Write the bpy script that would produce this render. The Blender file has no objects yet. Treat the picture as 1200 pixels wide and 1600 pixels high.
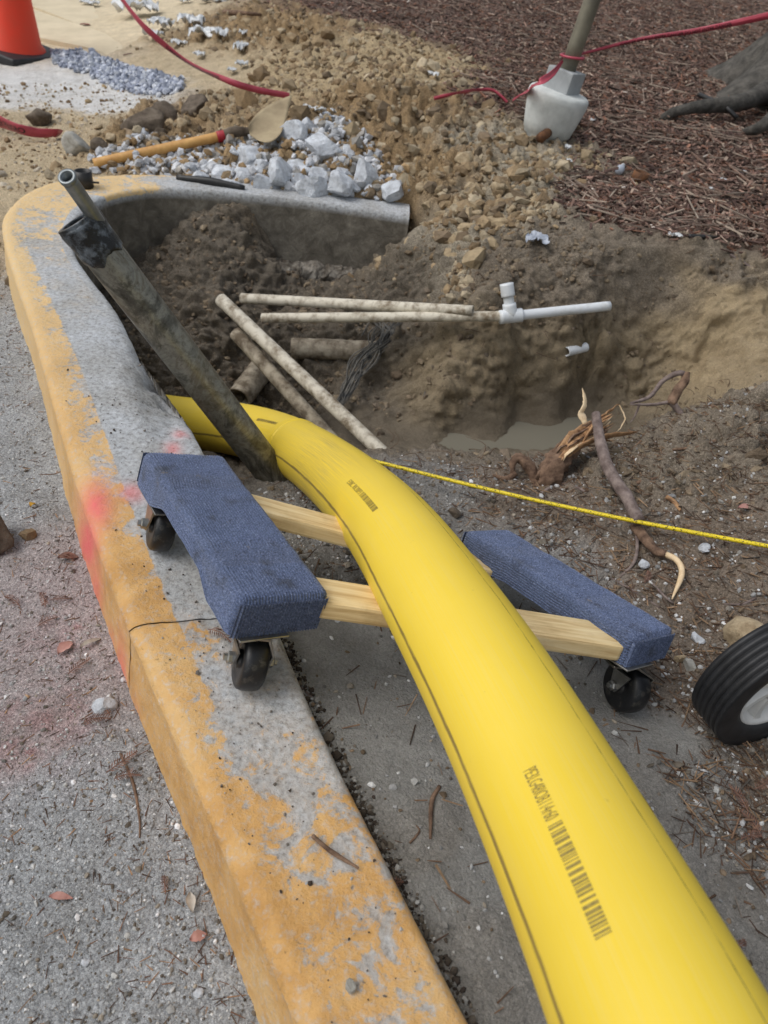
import bpy, bmesh, math, random
import numpy as np
from mathutils import Vector, Matrix
random.seed(7); RNG = np.random.default_rng(7)
SC = bpy.context.scene; COL = SC.collection

# ------------------------------------------------------------------ camera
TH, ROLL, CAMH, FPX = math.radians(40), math.radians(8), 0.70, 1130.0
_r0 = np.array([1, 0, 0.]); _d0 = np.array([0, -math.sin(TH), -math.cos(TH)])
CF = np.array([0, math.cos(TH), -math.sin(TH)])
CX = _r0 * math.cos(ROLL) - _d0 * math.sin(ROLL)
CY = _r0 * math.sin(ROLL) + _d0 * math.cos(ROLL)
CO = np.array([0, 0, CAMH])
cd = bpy.data.cameras.new('camera'); cam = bpy.data.objects.new('camera', cd); COL.objects.link(cam)
cd.sensor_fit = 'VERTICAL'; cd.sensor_height = 24.0; cd.lens = 24.0 * FPX / 1600
cd.clip_start = 0.02; cd.clip_end = 300
cd.dof.use_dof = True; cd.dof.focus_distance = 0.98; cd.dof.aperture_fstop = 5.5
m = Matrix.Identity(4)
for i in range(3):
    m[i][0] = CX[i]; m[i][1] = -CY[i]; m[i][2] = -CF[i]; m[i][3] = CO[i]
cam.matrix_world = m
SC.camera = cam

# ------------------------------------------------------------------ light
SUN_EL, SUN_AZ = math.radians(54), math.radians(-105)      # azimuth from +Y towards +X
w = bpy.data.worlds.new('World'); SC.world = w; w.use_nodes = True
nt = w.node_tree; bg = nt.nodes['Background']
sky = nt.nodes.new('ShaderNodeTexSky'); sky.sky_type = 'NISHITA'; sky.sun_disc = False
sky.sun_elevation = SUN_EL; sky.sun_rotation = SUN_AZ
sky.air_density = 1.6; sky.dust_density = 4.0; sky.ozone_density = 1.0
hs = nt.nodes.new('ShaderNodeHueSaturation'); hs.inputs['Saturation'].default_value = 0.42
nt.links.new(sky.outputs[0], hs.inputs['Color']); nt.links.new(hs.outputs[0], bg.inputs['Color'])
bg.inputs['Strength'].default_value = 0.13
sd = bpy.data.lights.new('sun', 'SUN'); sun = bpy.data.objects.new('sun', sd); COL.objects.link(sun)
sd.energy = 1.05; sd.angle = math.radians(40); sd.color = (1.0, 1.0, 0.995)
sv = Vector((math.sin(SUN_AZ) * math.cos(SUN_EL), math.cos(SUN_AZ) * math.cos(SUN_EL), math.sin(SUN_EL)))
sun.rotation_euler = sv.to_track_quat('Z', 'Y').to_euler()
SC.view_settings.view_transform = 'Standard'; SC.view_settings.look = 'None'
SC.view_settings.exposure = 0.0; SC.view_settings.gamma = 1.0
SC.view_settings.use_curve_mapping = False

# ------------------------------------------------------------------ pixel -> place
def ray(u, v): return CF + CX * ((u - 600) / FPX) + CY * ((v - 800) / FPX)
def P(u, v, z=0.0):
    d = ray(u, v); return CO + d * ((z - CAMH) / d[2])
def D(u, v, dep): return CO + ray(u, v) * dep
def depth(p): return float((np.asarray(p) - CO) @ CF)
def proj(w_):
    q = np.atleast_2d(w_) - CO; z = q @ CF
    return np.stack([600 + FPX * (q @ CX) / z, 800 + FPX * (q @ CY) / z], 1)
def lin(r, g, b):
    f = lambda c: (c / 255 / 12.92) if c <= 10.3 else ((c / 255 + .055) / 1.055) ** 2.4
    return (f(r), f(g), f(b))

# ------------------------------------------------------------------ noise
_perm = RNG.permutation(512); _perm = np.concatenate([_perm, _perm, _perm])
_grad = RNG.normal(size=(512, 3)); _grad /= np.linalg.norm(_grad, axis=1)[:, None]
def pn(p):
    p = np.asarray(p, float); i = np.floor(p).astype(int); f = p - i; u = f * f * f * (f * (f * 6 - 15) + 10)
    def g(dx, dy, dz):
        h = _perm[(_perm[(_perm[(i[:, 0] + dx) & 511] + i[:, 1] + dy) & 511] + i[:, 2] + dz) & 511] & 511
        return np.einsum('ij,ij->i', _grad[h], f - np.array([dx, dy, dz]))
    def mix(a, b, t): return a + (b - a) * t
    x = [mix(g(0, a, b), g(1, a, b), u[:, 0]) for b in (0, 1) for a in (0, 1)]
    return mix(mix(x[0], x[1], u[:, 1]), mix(x[2], x[3], u[:, 1]), u[:, 2]) * 1.6
def fbm(p, o=4, ridged=False):
    p = np.asarray(p, float); s = np.zeros(len(p)); a = 1.0; t = 0
    for k in range(o):
        n = pn(p * 2 ** k + 17.3 * k)
        if ridged: n = 1 - 2 * np.abs(n)
        s += a * n; t += a; a *= .5
    return s / t

# ------------------------------------------------------------------ mesh helpers
def link(o, parent=None):
    COL.objects.link(o)
    if parent is not None: o.parent = parent
    return o
def setp(o, label=None, cat=None, group=None, kind=None):
    if label: o['label'] = label
    if cat: o['category'] = cat
    if group: o['group'] = group
    if kind: o['kind'] = kind
    return o
def thing(name, label, cat, group=None, loc=(0, 0, 0)):
    o = bpy.data.objects.new(name, None); o.location = loc; o.empty_display_size = .02; link(o); return setp(o, label, cat, group)
def mesh(name, vs, fs, mat, parent=None, smooth=True, origin=None, **kw):
    vs = np.asarray(vs, float)
    if origin is None and parent is None: origin = np.array([vs[:, 0].mean(), vs[:, 1].mean(), vs[:, 2].min()])
    if parent is not None: origin = np.array(parent.matrix_basis.translation) if parent.parent is None else np.array(parent.parent.matrix_basis.translation) + np.array(parent.matrix_basis.translation)
    me = bpy.data.meshes.new(name); me.from_pydata((vs - origin).tolist(), [], [tuple(int(i) for i in f) for f in fs])
    me.polygons.foreach_set('use_smooth', [smooth] * len(me.polygons)); me.update()
    me.materials.append(mat)
    o = bpy.data.objects.new(name, me); link(o, parent)
    if parent is None: o.location = origin
    return setp(o, **kw)
def fast(name, vs, faces, mat, cols=None, smooth=True, attrs=None):
    """one big mesh from arrays; faces (n,k)"""
    me = bpy.data.meshes.new(name); n, k = faces.shape
    me.vertices.add(len(vs)); me.vertices.foreach_set('co', np.ascontiguousarray(vs, np.float32).ravel())
    me.loops.add(n * k); me.loops.foreach_set('vertex_index', np.ascontiguousarray(faces, np.int32).ravel())
    me.polygons.add(n); me.polygons.foreach_set('loop_start', np.arange(0, n * k, k, dtype=np.int32))
    me.polygons.foreach_set('loop_total', np.full(n, k, np.int32)); me.update(calc_edges=True)
    me.polygons.foreach_set('use_smooth', np.full(n, smooth, bool))
    if cols is not None:
        a = me.color_attributes.new('Col', 'FLOAT_COLOR', 'POINT')
        c = np.ones((len(vs), 4), np.float32); c[:, :3] = cols; a.data.foreach_set('color', c.ravel())
    for an, av in (attrs or {}).items():
        a = me.attributes.new(an, 'FLOAT', 'POINT'); a.data.foreach_set('value', np.asarray(av, np.float32))
    me.materials.append(mat); me.validate(); o = bpy.data.objects.new(name, me); link(o); return o
def addcol(o, cols):
    me = o.data; a = me.color_attributes.new('Col', 'FLOAT_COLOR', 'POINT')
    c = np.ones((len(me.vertices), 4), np.float32); c[:, :3] = cols; a.data.foreach_set('color', c.ravel())
def addattr(o, name, v):
    a = o.data.attributes.new(name, 'FLOAT', 'POINT'); a.data.foreach_set('value', np.asarray(v, np.float32))
def nrm(v): v = np.asarray(v, float); return v / (np.linalg.norm(v) + 1e-12)
def smooth_path(pts, n):
    """Catmull-Rom through pts, n samples, evenly spaced"""
    p = np.asarray(pts, float); p = np.vstack([2 * p[0] - p[1], p, 2 * p[-1] - p[-2]]); out = []
    for i in range(1, len(p) - 2):
        for t in np.linspace(0, 1, 24, endpoint=False):
            a, b, c, d = p[i - 1], p[i], p[i + 1], p[i + 2]
            out.append(.5 * ((2 * b) + (-a + c) * t + (2 * a - 5 * b + 4 * c - d) * t * t + (-a + 3 * b - 3 * c + d) * t ** 3))
    out.append(p[-2]); out = np.array(out)
    s = np.concatenate([[0], np.cumsum(np.linalg.norm(np.diff(out, axis=0), axis=1))])
    q = np.linspace(0, s[-1], n); return np.stack([np.interp(q, s, out[:, k]) for k in range(out.shape[1])], 1)
def frames(path, up=(0, 0, 1)):
    t = np.gradient(path, axis=0); t /= np.linalg.norm(t, axis=1)[:, None]
    n0 = np.asarray(up, float) - t[0] * (np.dot(up, t[0])); n0 = nrm(n0) if np.linalg.norm(n0) > .05 else nrm(np.cross(t[0], [1, 0, .3])); N = [n0]
    for i in range(1, len(t)):
        n = N[-1] - t[i] * np.dot(N[-1], t[i]); N.append(nrm(n))
    N = np.array(N); return t, N, np.cross(t, N)
def tubegeo(path, rad, seg=12, caps=True, up=(0, 0, 1), wob=0.0, wsc=30.0, inner=None):
    path = np.asarray(path, float); n = len(path); rad = np.broadcast_to(np.asarray(rad, float), (n,))
    t, N, B = frames(path, up); a = np.linspace(0, 2 * np.pi, seg, endpoint=False)
    ring = N[:, None, :] * np.cos(a)[None, :, None] + B[:, None, :] * np.sin(a)[None, :, None]
    R = rad[:, None] * np.ones(seg)[None]
    if wob:
        q = (path[:, None, :] + ring * rad[:, None, None]).reshape(-1, 3)
        R = R * (1 + wob * fbm(q * wsc, 3).reshape(n, seg))
    vs = (path[:, None, :] + ring * R[:, :, None]).reshape(-1, 3)
    fs = [(i * seg + j, i * seg + (j + 1) % seg, (i + 1) * seg + (j + 1) % seg, (i + 1) * seg + j) for i in range(n - 1) for j in range(seg)]
    if inner is not None:        # hollow pipe
        vi = (path[:, None, :] + ring * (R * inner)[:, :, None]).reshape(-1, 3); o = len(vs); vs = np.vstack([vs, vi])
        fs += [(o + i * seg + j, o + (i + 1) * seg + j, o + (i + 1) * seg + (j + 1) % seg, o + i * seg + (j + 1) % seg) for i in range(n - 1) for j in range(seg)]
        for i in (0, n - 1):
            for j in range(seg):
                f = (i * seg + j, i * seg + (j + 1) % seg, o + i * seg + (j + 1) % seg, o + i * seg + j); fs.append(f if i else f[::-1])
    elif caps:
        fs.append(tuple(range(seg))[::-1]); fs.append(tuple((n - 1) * seg + j for j in range(seg)))
    return vs, fs
def tube(name, pts, rad, mat, parent=None, seg=12, n=None, curve=True, **kw):
    g = {k: kw.pop(k) for k in ('caps', 'up', 'wob', 'wsc', 'inner') if k in kw}
    pts = np.asarray(pts, float); n = n or max(2, len(pts) * 6 if len(pts) > 2 else 12)
    pa = smooth_path(pts, n) if curve else pts
    if np.ndim(rad): rad = np.interp(np.linspace(0, 1, len(pa)), np.linspace(0, 1, len(rad)), rad)
    vs, fs = tubegeo(pa, rad, seg, **g); return mesh(name, vs, fs, mat, parent, **kw)
def boxgeo(c, ax, ay, az, sx, sy, sz, bev=0.0, seg=2):
    """oriented box, half sizes"""
    bm = bmesh.new(); bmesh.ops.create_cube(bm, size=2.0)
    for v_ in bm.verts: v_.co = Vector((v_.co.x * sx, v_.co.y * sy, v_.co.z * sz))
    if bev: bmesh.ops.bevel(bm, geom=bm.edges[:], offset=bev, segments=seg, affect='EDGES', profile=.6)
    bm.verts.index_update(); A = np.array([v_.co[:] for v_ in bm.verts]); F = [[v_.index for v_ in f.verts] for f in bm.faces]; bm.free()
    return np.asarray(c) + A[:, :1] * nrm(ax) + A[:, 1:2] * nrm(ay) + A[:, 2:] * nrm(az), F
def lathegeo(c, axis, prof, seg=32, ref=(0.13, .2, 1)):
    """prof: list of (along axis, radius); closed loop if first == last"""
    a = nrm(axis); x = nrm(np.cross(a, ref)); y = np.cross(a, x); th = np.linspace(0, 2 * np.pi, seg, endpoint=False)
    vs = np.array([np.asarray(c) + a * h + (x * math.cos(t) + y * math.sin(t)) * r for h, r in prof for t in th]); n = len(prof)
    fs = [(i * seg + j, i * seg + (j + 1) % seg, (i + 1) * seg + (j + 1) % seg, (i + 1) * seg + j) for i in range(n - 1) for j in range(seg)]
    return vs, fs
_ico = {}
def ico(sub):
    if sub not in _ico:
        bm = bmesh.new(); bmesh.ops.create_icosphere(bm, subdivisions=sub, radius=1.0); bm.verts.index_update()
        _ico[sub] = (np.array([v_.co[:] for v_ in bm.verts]), np.array([[v_.index for v_ in f.verts] for f in bm.faces])); bm.free()
    return _ico[sub]
def rockgeo(size, sub=3, cuts=9, rough=.12, sq=(1, 1, .75), rng=RNG):
    v, f = ico(sub); v = v.copy()
    for k in range(cuts):
        n = nrm(rng.normal(size=3)); d = rng.uniform(.42, .85); e = np.maximum(0, v @ n - d); v -= e[:, None] * n
    off = rng.uniform(0, 50, 3); r = fbm(v * 2.2 + off, 3) * rough + fbm(v * 7 + off, 2) * rough * .35
    v = v * (1 + r[:, None]); ang = rng.uniform(0, 6.28); c, s = math.cos(ang), math.sin(ang)
    v = v * np.array(sq); tl = rng.normal(0, .35, 2); v = v @ np.array([[c, -s, 0], [s, c, 0], [0, 0, 1]]).T; ct_, st_ = math.cos(tl[0]), math.sin(tl[0]); v = v @ np.array([[1, 0, 0], [0, ct_, -st_], [0, st_, ct_]]).T
    return v * size, f

# ------------------------------------------------------------------ materials
def nodes(name):
    m_ = bpy.data.materials.new(name); m_.use_nodes = True; t = m_.node_tree; b = t.nodes['Principled BSDF']; return m_, t, b
def _n(t, typ, **kw):
    n = t.nodes.new(typ)
    for k, v_ in kw.items():
        if k in n.inputs: n.inputs[k].default_value = v_
        else: setattr(n, k, v_)
    return n
def noise(t, scale, detail=6, rough=.6, coord='Object', vec=None, dist=0):
    n = _n(t, 'ShaderNodeTexNoise'); n.inputs['Scale'].default_value = scale; n.inputs['Detail'].default_value = detail; n.inputs['Roughness'].default_value = rough; n.inputs['Distortion'].default_value = dist
    if vec is None:
        tc = _n(t, 'ShaderNodeTexCoord'); vec = tc.outputs[coord]
    t.links.new(vec, n.inputs['Vector']); return n
def ramp(t, src, stops):
    r = _n(t, 'ShaderNodeValToRGB'); cr = r.color_ramp
    while len(cr.elements) > 1: cr.elements.remove(cr.elements[-1])
    for i, (p, c) in enumerate(stops):
        e = cr.elements[0] if i == 0 else cr.elements.new(p); e.position = p; e.color = (*c, 1) if len(c) == 3 else c
    t.links.new(src, r.inputs['Fac']); return r
def mixc(t, a, b, f, mode='MIX'):
    n = _n(t, 'ShaderNodeMix'); n.data_type = 'RGBA'; n.blend_type = mode
    for s, x in (('A', a), ('B', b)):
        sock = [i for i in n.inputs if i.name == s and i.type == 'RGBA'][0]
        if isinstance(x, (tuple, list)): sock.default_value = (*x[:3], 1)
        else: t.links.new(x, sock)
    fs = [i for i in n.inputs if i.name == 'Factor' and i.type == 'VALUE'][0]
    if isinstance(f, (int, float)): fs.default_value = f
    else: t.links.new(f, fs)
    return [o for o in n.outputs if o.type == 'RGBA'][0]
def math_(t, op, a, b=0.0, clamp=False):
    n = _n(t, 'ShaderNodeMath', operation=op, use_clamp=clamp)
    for i, x in enumerate((a, b)):
        if isinstance(x, (int, float)): n.inputs[i].default_value = x
        else: t.links.new(x, n.inputs[i])
    return n.outputs[0]
def bump(t, b, h, strength=.5, dist=.002, prev=None):
    n = _n(t, 'ShaderNodeBump'); n.inputs['Strength'].default_value = strength; n.inputs['Distance'].default_value = dist
    t.links.new(h, n.inputs['Height'])
    if prev is not None: t.links.new(prev, n.inputs['Normal'])
    t.links.new(n.outputs[0], b.inputs['Normal']); return n.outputs[0]
def simple(name, c1, c2=None, scale=20, rough=.8, bs=80, bstr=.4, bd=.002, metal=0.0, spec=.5, lo=.35, hi=.65, coat=0, attr=False):
    m_, t, b = nodes(name); n = noise(t, scale, 8, .65)
    r = ramp(t, n.outputs['Fac'], [(lo, c1), (hi, c2 or c1)]); out = r.outputs['Color']
    if attr:
        a = _n(t, 'ShaderNodeAttribute', attribute_name='Col'); out = mixc(t, a.outputs['Color'], out, 1.0, 'MULTIPLY')
    t.links.new(out, b.inputs['Base Color'])
    b.inputs['Roughness'].default_value = rough; b.inputs['Metallic'].default_value = metal; b.inputs['Specular IOR Level'].default_value = spec
    n2 = noise(t, bs, 6, .7); bump(t, b, n2.outputs['Fac'], bstr, bd); return m_

def mat_ground():
    m_, t, b = nodes('soil'); a = _n(t, 'ShaderNodeAttribute', attribute_name='Col'); gr = _n(t, 'ShaderNodeAttribute', attribute_name='grain')
    n1 = noise(t, 14, 8, .7); n2 = noise(t, 160, 6, .75); n3 = noise(t, 600, 3, .7)
    r1 = ramp(t, n1.outputs['Fac'], [(.28, (.80, .78, .75)), (.5, (1.05, 1.05, 1.05)), (.75, (1.3, 1.3, 1.3))])
    r2 = ramp(t, n2.outputs['Fac'], [(.28, (.5, .48, .46)), (.42, (1, 1, 1)), (.62, (1.12, 1.12, 1.12)), (.74, (1.6, 1.6, 1.62))])
    c = mixc(t, a.outputs['Color'], r1.outputs['Color'], 1.0, 'MULTIPLY'); c = mixc(t, c, r2.outputs['Color'], math_(t, 'MULTIPLY', math_(t, 'ADD', gr.outputs['Fac'], .35), .75), 'MULTIPLY')
    tc = _n(t, 'ShaderNodeTexCoord'); hs_ = []
    for sc_, lo_, hi_ in ((330, .62, 1.42), (900, .70, 1.32)):
        vo = _n(t, 'ShaderNodeTexVoronoi'); vo.inputs['Scale'].default_value = sc_; vo.inputs['Randomness'].default_value = 1.0; t.links.new(tc.outputs['Object'], vo.inputs['Vector'])
        sp = _n(t, 'ShaderNodeSeparateColor'); t.links.new(vo.outputs['Color'], sp.inputs[0]); rr_ = ramp(t, sp.outputs[0], [(0, (lo_,) * 3), (.5, (.98,) * 3), (.88, (1.08,) * 3), (1, (hi_,) * 3)])
        gm = ramp(t, vo.outputs['Distance'], [(.25, (1, 1, 1)), (.75, (.72, .71, .70))])
        c = mixc(t, c, rr_.outputs['Color'], gr.outputs['Fac'], 'MULTIPLY'); c = mixc(t, c, gm.outputs['Color'], gr.outputs['Fac'], 'MULTIPLY'); hs_.append(math_(t, 'SUBTRACT', 1.0, vo.outputs['Distance']))
    t.links.new(c, b.inputs['Base Color']); b.inputs['Roughness'].default_value = .95; b.inputs['Specular IOR Level'].default_value = .25
    p = bump(t, b, n2.outputs['Fac'], .9, .006); p = bump(t, b, hs_[0], .55, .0022, p); bump(t, b, hs_[1], .5, .001, p); return m_
M = {}
M['soil'] = mat_ground()
def mat_vcol(name, rough=.9, bs=300, bd=.001, bstr=.6, var=.3, scale=60):
    m_, t, b = nodes(name); a = _n(t, 'ShaderNodeAttribute', attribute_name='Col'); n = noise(t, scale, 6, .7)
    r = ramp(t, n.outputs['Fac'], [(.3, (1 - var,) * 3), (.7, (1 + var,) * 3)])
    t.links.new(mixc(t, a.outputs['Color'], r.outputs['Color'], 1.0, 'MULTIPLY'), b.inputs['Base Color'])
    b.inputs['Roughness'].default_value = rough; b.inputs['Specular IOR Level'].default_value = .3
    n2 = noise(t, bs, 5, .7); bump(t, b, n2.outputs['Fac'], bstr, bd); return m_
M['litter'] = mat_vcol('litter')
M['clod'] = mat_vcol('clod', bs=120, bd=.006, bstr=1.0, scale=40)
M['rubble'] = simple('rubble_concrete', lin(148, 150, 154), lin(212, 217, 224), 34, .92, 90, .9, .006, lo=.3, hi=.6)
M['tanrock'] = simple('tan_rock', lin(140, 120, 92), lin(196, 178, 148), 40, .92, 140, 1.0, .006, lo=.3, hi=.62)
M['darkrock'] = simple('dark_rock', lin(74, 62, 50), lin(128, 116, 102), 30, .92, 140, 1.0, .006, lo=.35, hi=.7)
M['footing'] = simple('soiled_concrete', lin(84, 76, 66), lin(162, 156, 146), 28, .95, 110, 1.0, .006, lo=.38, hi=.66)
M['greyrock'] = simple('grey_rock', lin(140, 138, 130), lin(190, 188, 182), 40, .9, 120, .9, .005)
M['pvc'] = simple('dirty_pvc', lin(205, 198, 182), lin(120, 106, 86), 34, .7, 90, .3, .001, lo=.45, hi=.66)
M['pvc_muddy'] = simple('muddy_pvc', lin(176, 166, 148), lin(100, 88, 72), 30, .85, 90, .5, .002, lo=.38, hi=.62)
M['pvc_white'] = simple('white_pvc', lin(214, 218, 222), lin(178, 178, 172), 16, .45, 90, .1, .0005, lo=.5, hi=.75)
M['wire'] = simple('dark_wire', lin(46, 48, 50), lin(112, 108, 100), 60, .6, 100, .2, .0005)
M['wood'] = None
def mat_wood():
    m_, t, b = nodes('pine_wood'); tc = _n(t, 'ShaderNodeTexCoord'); mp = _n(t, 'ShaderNodeMapping'); mp.inputs['Scale'].default_value = (1, 14, 14)
    t.links.new(tc.outputs['UV'], mp.inputs['Vector']); n = noise(t, 9, 8, .6, vec=mp.outputs[0], dist=.6); n1 = noise(t, 18, 5, .6)
    r = ramp(t, n.outputs['Fac'], [(.3, lin(186, 152, 100)), (.5, lin(222, 196, 146)), (.72, lin(236, 216, 172))])
    r2 = ramp(t, n1.outputs['Fac'], [(.3, (.72, .68, .62)), (.5, (1, 1, 1))])
    t.links.new(mixc(t, r.outputs['Color'], r2.outputs['Color'], .8, 'MULTIPLY'), b.inputs['Base Color']); b.inputs['Roughness'].default_value = .6
    bump(t, b, n.outputs['Fac'], .25, .001); return m_
M['wood'] = mat_wood()
def mat_handle():
    m_, t, b = nodes('ash_handle'); n = noise(t, 25, 6, .6); r = ramp(t, n.outputs['Fac'], [(.3, lin(178, 128, 66)), (.7, lin(214, 168, 100))])
    t.links.new(r.outputs['Color'], b.inputs['Base Color']); b.inputs['Roughness'].default_value = .5; return m_
M['handle'] = mat_handle()
M['rubber'] = simple('black_rubber', lin(26, 27, 30), lin(44, 45, 48), 60, .55, 200, .3, .0006, lo=.4, hi=.75)
M['casterwheel'] = simple('caster_rubber', lin(24, 25, 28), lin(96, 92, 84), 90, .42, 260, .35, .0006, lo=.55, hi=.8)
M['zinc'] = simple('zinc_steel', lin(168, 168, 166), lin(120, 116, 108), 40, .32, 150, .1, .0004, metal=.9)
M['steel'] = None
def mat_steel():
    m_, t, b = nodes('weathered_steel'); n = noise(t, 13, 9, .72, dist=1.2); n2 = noise(t, 90, 5, .7)
    r = ramp(t, n.outputs['Fac'], [(.25, lin(50, 49, 46)), (.42, lin(96, 94, 86)), (.52, lin(138, 136, 126)), (.6, lin(112, 106, 92)), (.75, lin(160, 158, 150))])
    r2 = ramp(t, n2.outputs['Fac'], [(.35, (.55, .52, .48)), (.5, (1, 1, 1)), (.72, (1.15, 1.15, 1.15)), (.78, (2.0, 2.0, 2.0))])
    t.links.new(mixc(t, r.outputs['Color'], r2.outputs['Color'], .8, 'MULTIPLY'), b.inputs['Base Color'])
    b.inputs['Roughness'].default_value = .42; b.inputs['Metallic'].default_value = .55
    bump(t, b, n2.outputs['Fac'], .2, .0008); return m_
M['steel'] = mat_steel()
M['galv'] = simple('galvanised', lin(150, 156, 158), lin(118, 124, 126), 30, .4, 150, .1, .0004, metal=.6)
M['tapeblack'] = simple('black_tape', lin(22, 24, 27), lin(128, 138, 148), 50, .35, 70, .9, .003, lo=.46, hi=.72)
M['black'] = simple('black_plastic', lin(24, 24, 26), lin(44, 43, 42), 40, .45, 90, .2, .0006)
M['cone'] = simple('orange_cone', (.80, .045, .012), (.74, .055, .018), 14, .5, 60, .1, .0006)
M['postconc'] = simple('pale_concrete', lin(188, 192, 190), lin(214, 218, 216), 22, .9, 120, .5, .002)
M['postsquare'] = simple('grey_block', lin(150, 154, 156), lin(172, 176, 178), 22, .9, 120, .4, .001)
M['post'] = simple('grey_post', lin(140, 136, 120), lin(112, 108, 96), 14, .45, 60, .15, .0005, metal=.35)
M['rust'] = simple('rusty_iron', lin(70, 46, 30), lin(118, 78, 46), 40, .8, 120, .5, .001)
M['bark'] = simple('grey_bark', lin(60, 58, 54), lin(104, 100, 94), 22, .95, 40, 1.0, .02)
M['root'] = simple('root_bark', lin(72, 52, 40), lin(138, 112, 92), 60, .9, 160, .9, .003)
M['rootgrey'] = simple('grey_root_bark', lin(92, 78, 74), lin(138, 124, 118), 70, .9, 200, .8, .002)
M['splinter'] = simple('split_wood', lin(112, 78, 52), lin(190, 150, 108), 60, .75, 160, .5, .001)
M['palewood'] = simple('pale_split_wood', lin(206, 178, 138), lin(232, 210, 176), 60, .7, 160, .4, .001)
M['cord'] = None
def mat_cord():
    m_, t, b = nodes('yellow_cord'); tc = _n(t, 'ShaderNodeTexCoord'); n = noise(t, 420, 2, .5)
    r = ramp(t, n.outputs['Fac'], [(.36, lin(70, 62, 20)), (.44, (.80, .62, .02))]); t.links.new(r.outputs['Color'], b.inputs['Base Color'])
    b.inputs['Roughness'].default_value = .45; return m_
M['cord'] = mat_cord()
M['tape'] = simple('pink_tape', (.36, .04, .07), (.44, .065, .10), 10, .4, 60, .2, .001)
M['tapetext'] = simple('tape_print', (.012, .008, .01), (.02, .012, .014), 10, .5, 60, 0, .001)
M['plastic'] = simple('white_plastic', lin(196, 200, 202), lin(226, 228, 230), 30, .4, 60, .3, .002)
M['redband'] = simple('red_collar', lin(150, 26, 40), lin(176, 40, 52), 30, .5, 60, .1, .001)
M['blade'] = simple('dusty_blade', lin(168, 152, 122), lin(140, 124, 98), 16, .8, 90, .5, .002, lo=.4, hi=.7)
M['wheelwhite'] = simple('white_rim', lin(206, 206, 204), lin(226, 226, 224), 20, .4, 60, .05, .0005)
M['hubyellow'] = simple('yellow_hub', (.72, .48, .01), (.78, .54, .02), 20, .4, 60, .05, .0005)
M['leafbrown'] = simple('dead_redwood_leaf', lin(96, 70, 60), lin(140, 104, 88), 80, .8, 200, .3, .0006)
M['leafgrey'] = simple('dead_leaf_pale', lin(160, 150, 138), lin(190, 182, 170), 60, .8, 200, .3, .0006)
M['leafpink'] = simple('dead_leaf_pink', lin(168, 120, 112), lin(190, 150, 138), 60, .8, 200, .3, .0006)
M['leafred'] = simple('dead_leaf_red', lin(104, 36, 34), lin(130, 58, 50), 60, .8, 200, .3, .0006)
M['leafyellow'] = simple('dead_leaf_yellow', lin(196, 150, 40), lin(210, 170, 70), 60, .8, 200, .3, .0006)

# ------------------------------------------------------------------ the curb's lines
CURB = [(478, 1600, 728, 1580), (400, 1420, 640, 1410), (350, 1305, 582, 1295), (308, 1205, 532, 1200), (256, 1090, 474, 1078), (207, 978, 425, 955),
        (172, 890, 395, 880), (131, 775, 345, 762), (99, 675, 318, 700), (75, 590, 296, 645), (55, 520, 262, 600), (40, 470, 212, 540), (28, 445, 185, 480),
        (15, 400, 140, 432), (5, 365, 108, 392), (0, 340, 112, 345), (15, 318, 140, 318), (40, 295, 165, 306), (75, 282, 200, 298), (140, 272, 240, 292),
        (230, 268, 310, 296), (330, 276, 400, 303), (460, 286, 500, 314), (640, 306, 640, 336)]
RIDGE = np.array([P(a, b)[:2] for a, b, c, d in CURB]); INNER = np.array([P(c, d)[:2] for a, b, c, d in CURB])
e0 = nrm(RIDGE[0] - RIDGE[3]); RIDGE = np.vstack([RIDGE[0] + e0 * .75, RIDGE[0] + e0 * .3, RIDGE]); e1 = nrm(INNER[0] - INNER[3]); INNER = np.vstack([INNER[0] + e1 * .75, INNER[0] + e1 * .3, INNER])
def gsm(a, k=(.12, .76, .12), times=3):
    a = a.copy()
    for _ in range(times): a[1:-1] = a[:-2] * k[0] + a[1:-1] * k[1] + a[2:] * k[2]
    return a
RIDGE = gsm(RIDGE); INNER = gsm(INNER, times=2)
JOINT = 7            # index of the pair where the two curb lengths meet
CENTRE = (RIDGE * .5 + INNER * .5)

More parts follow.
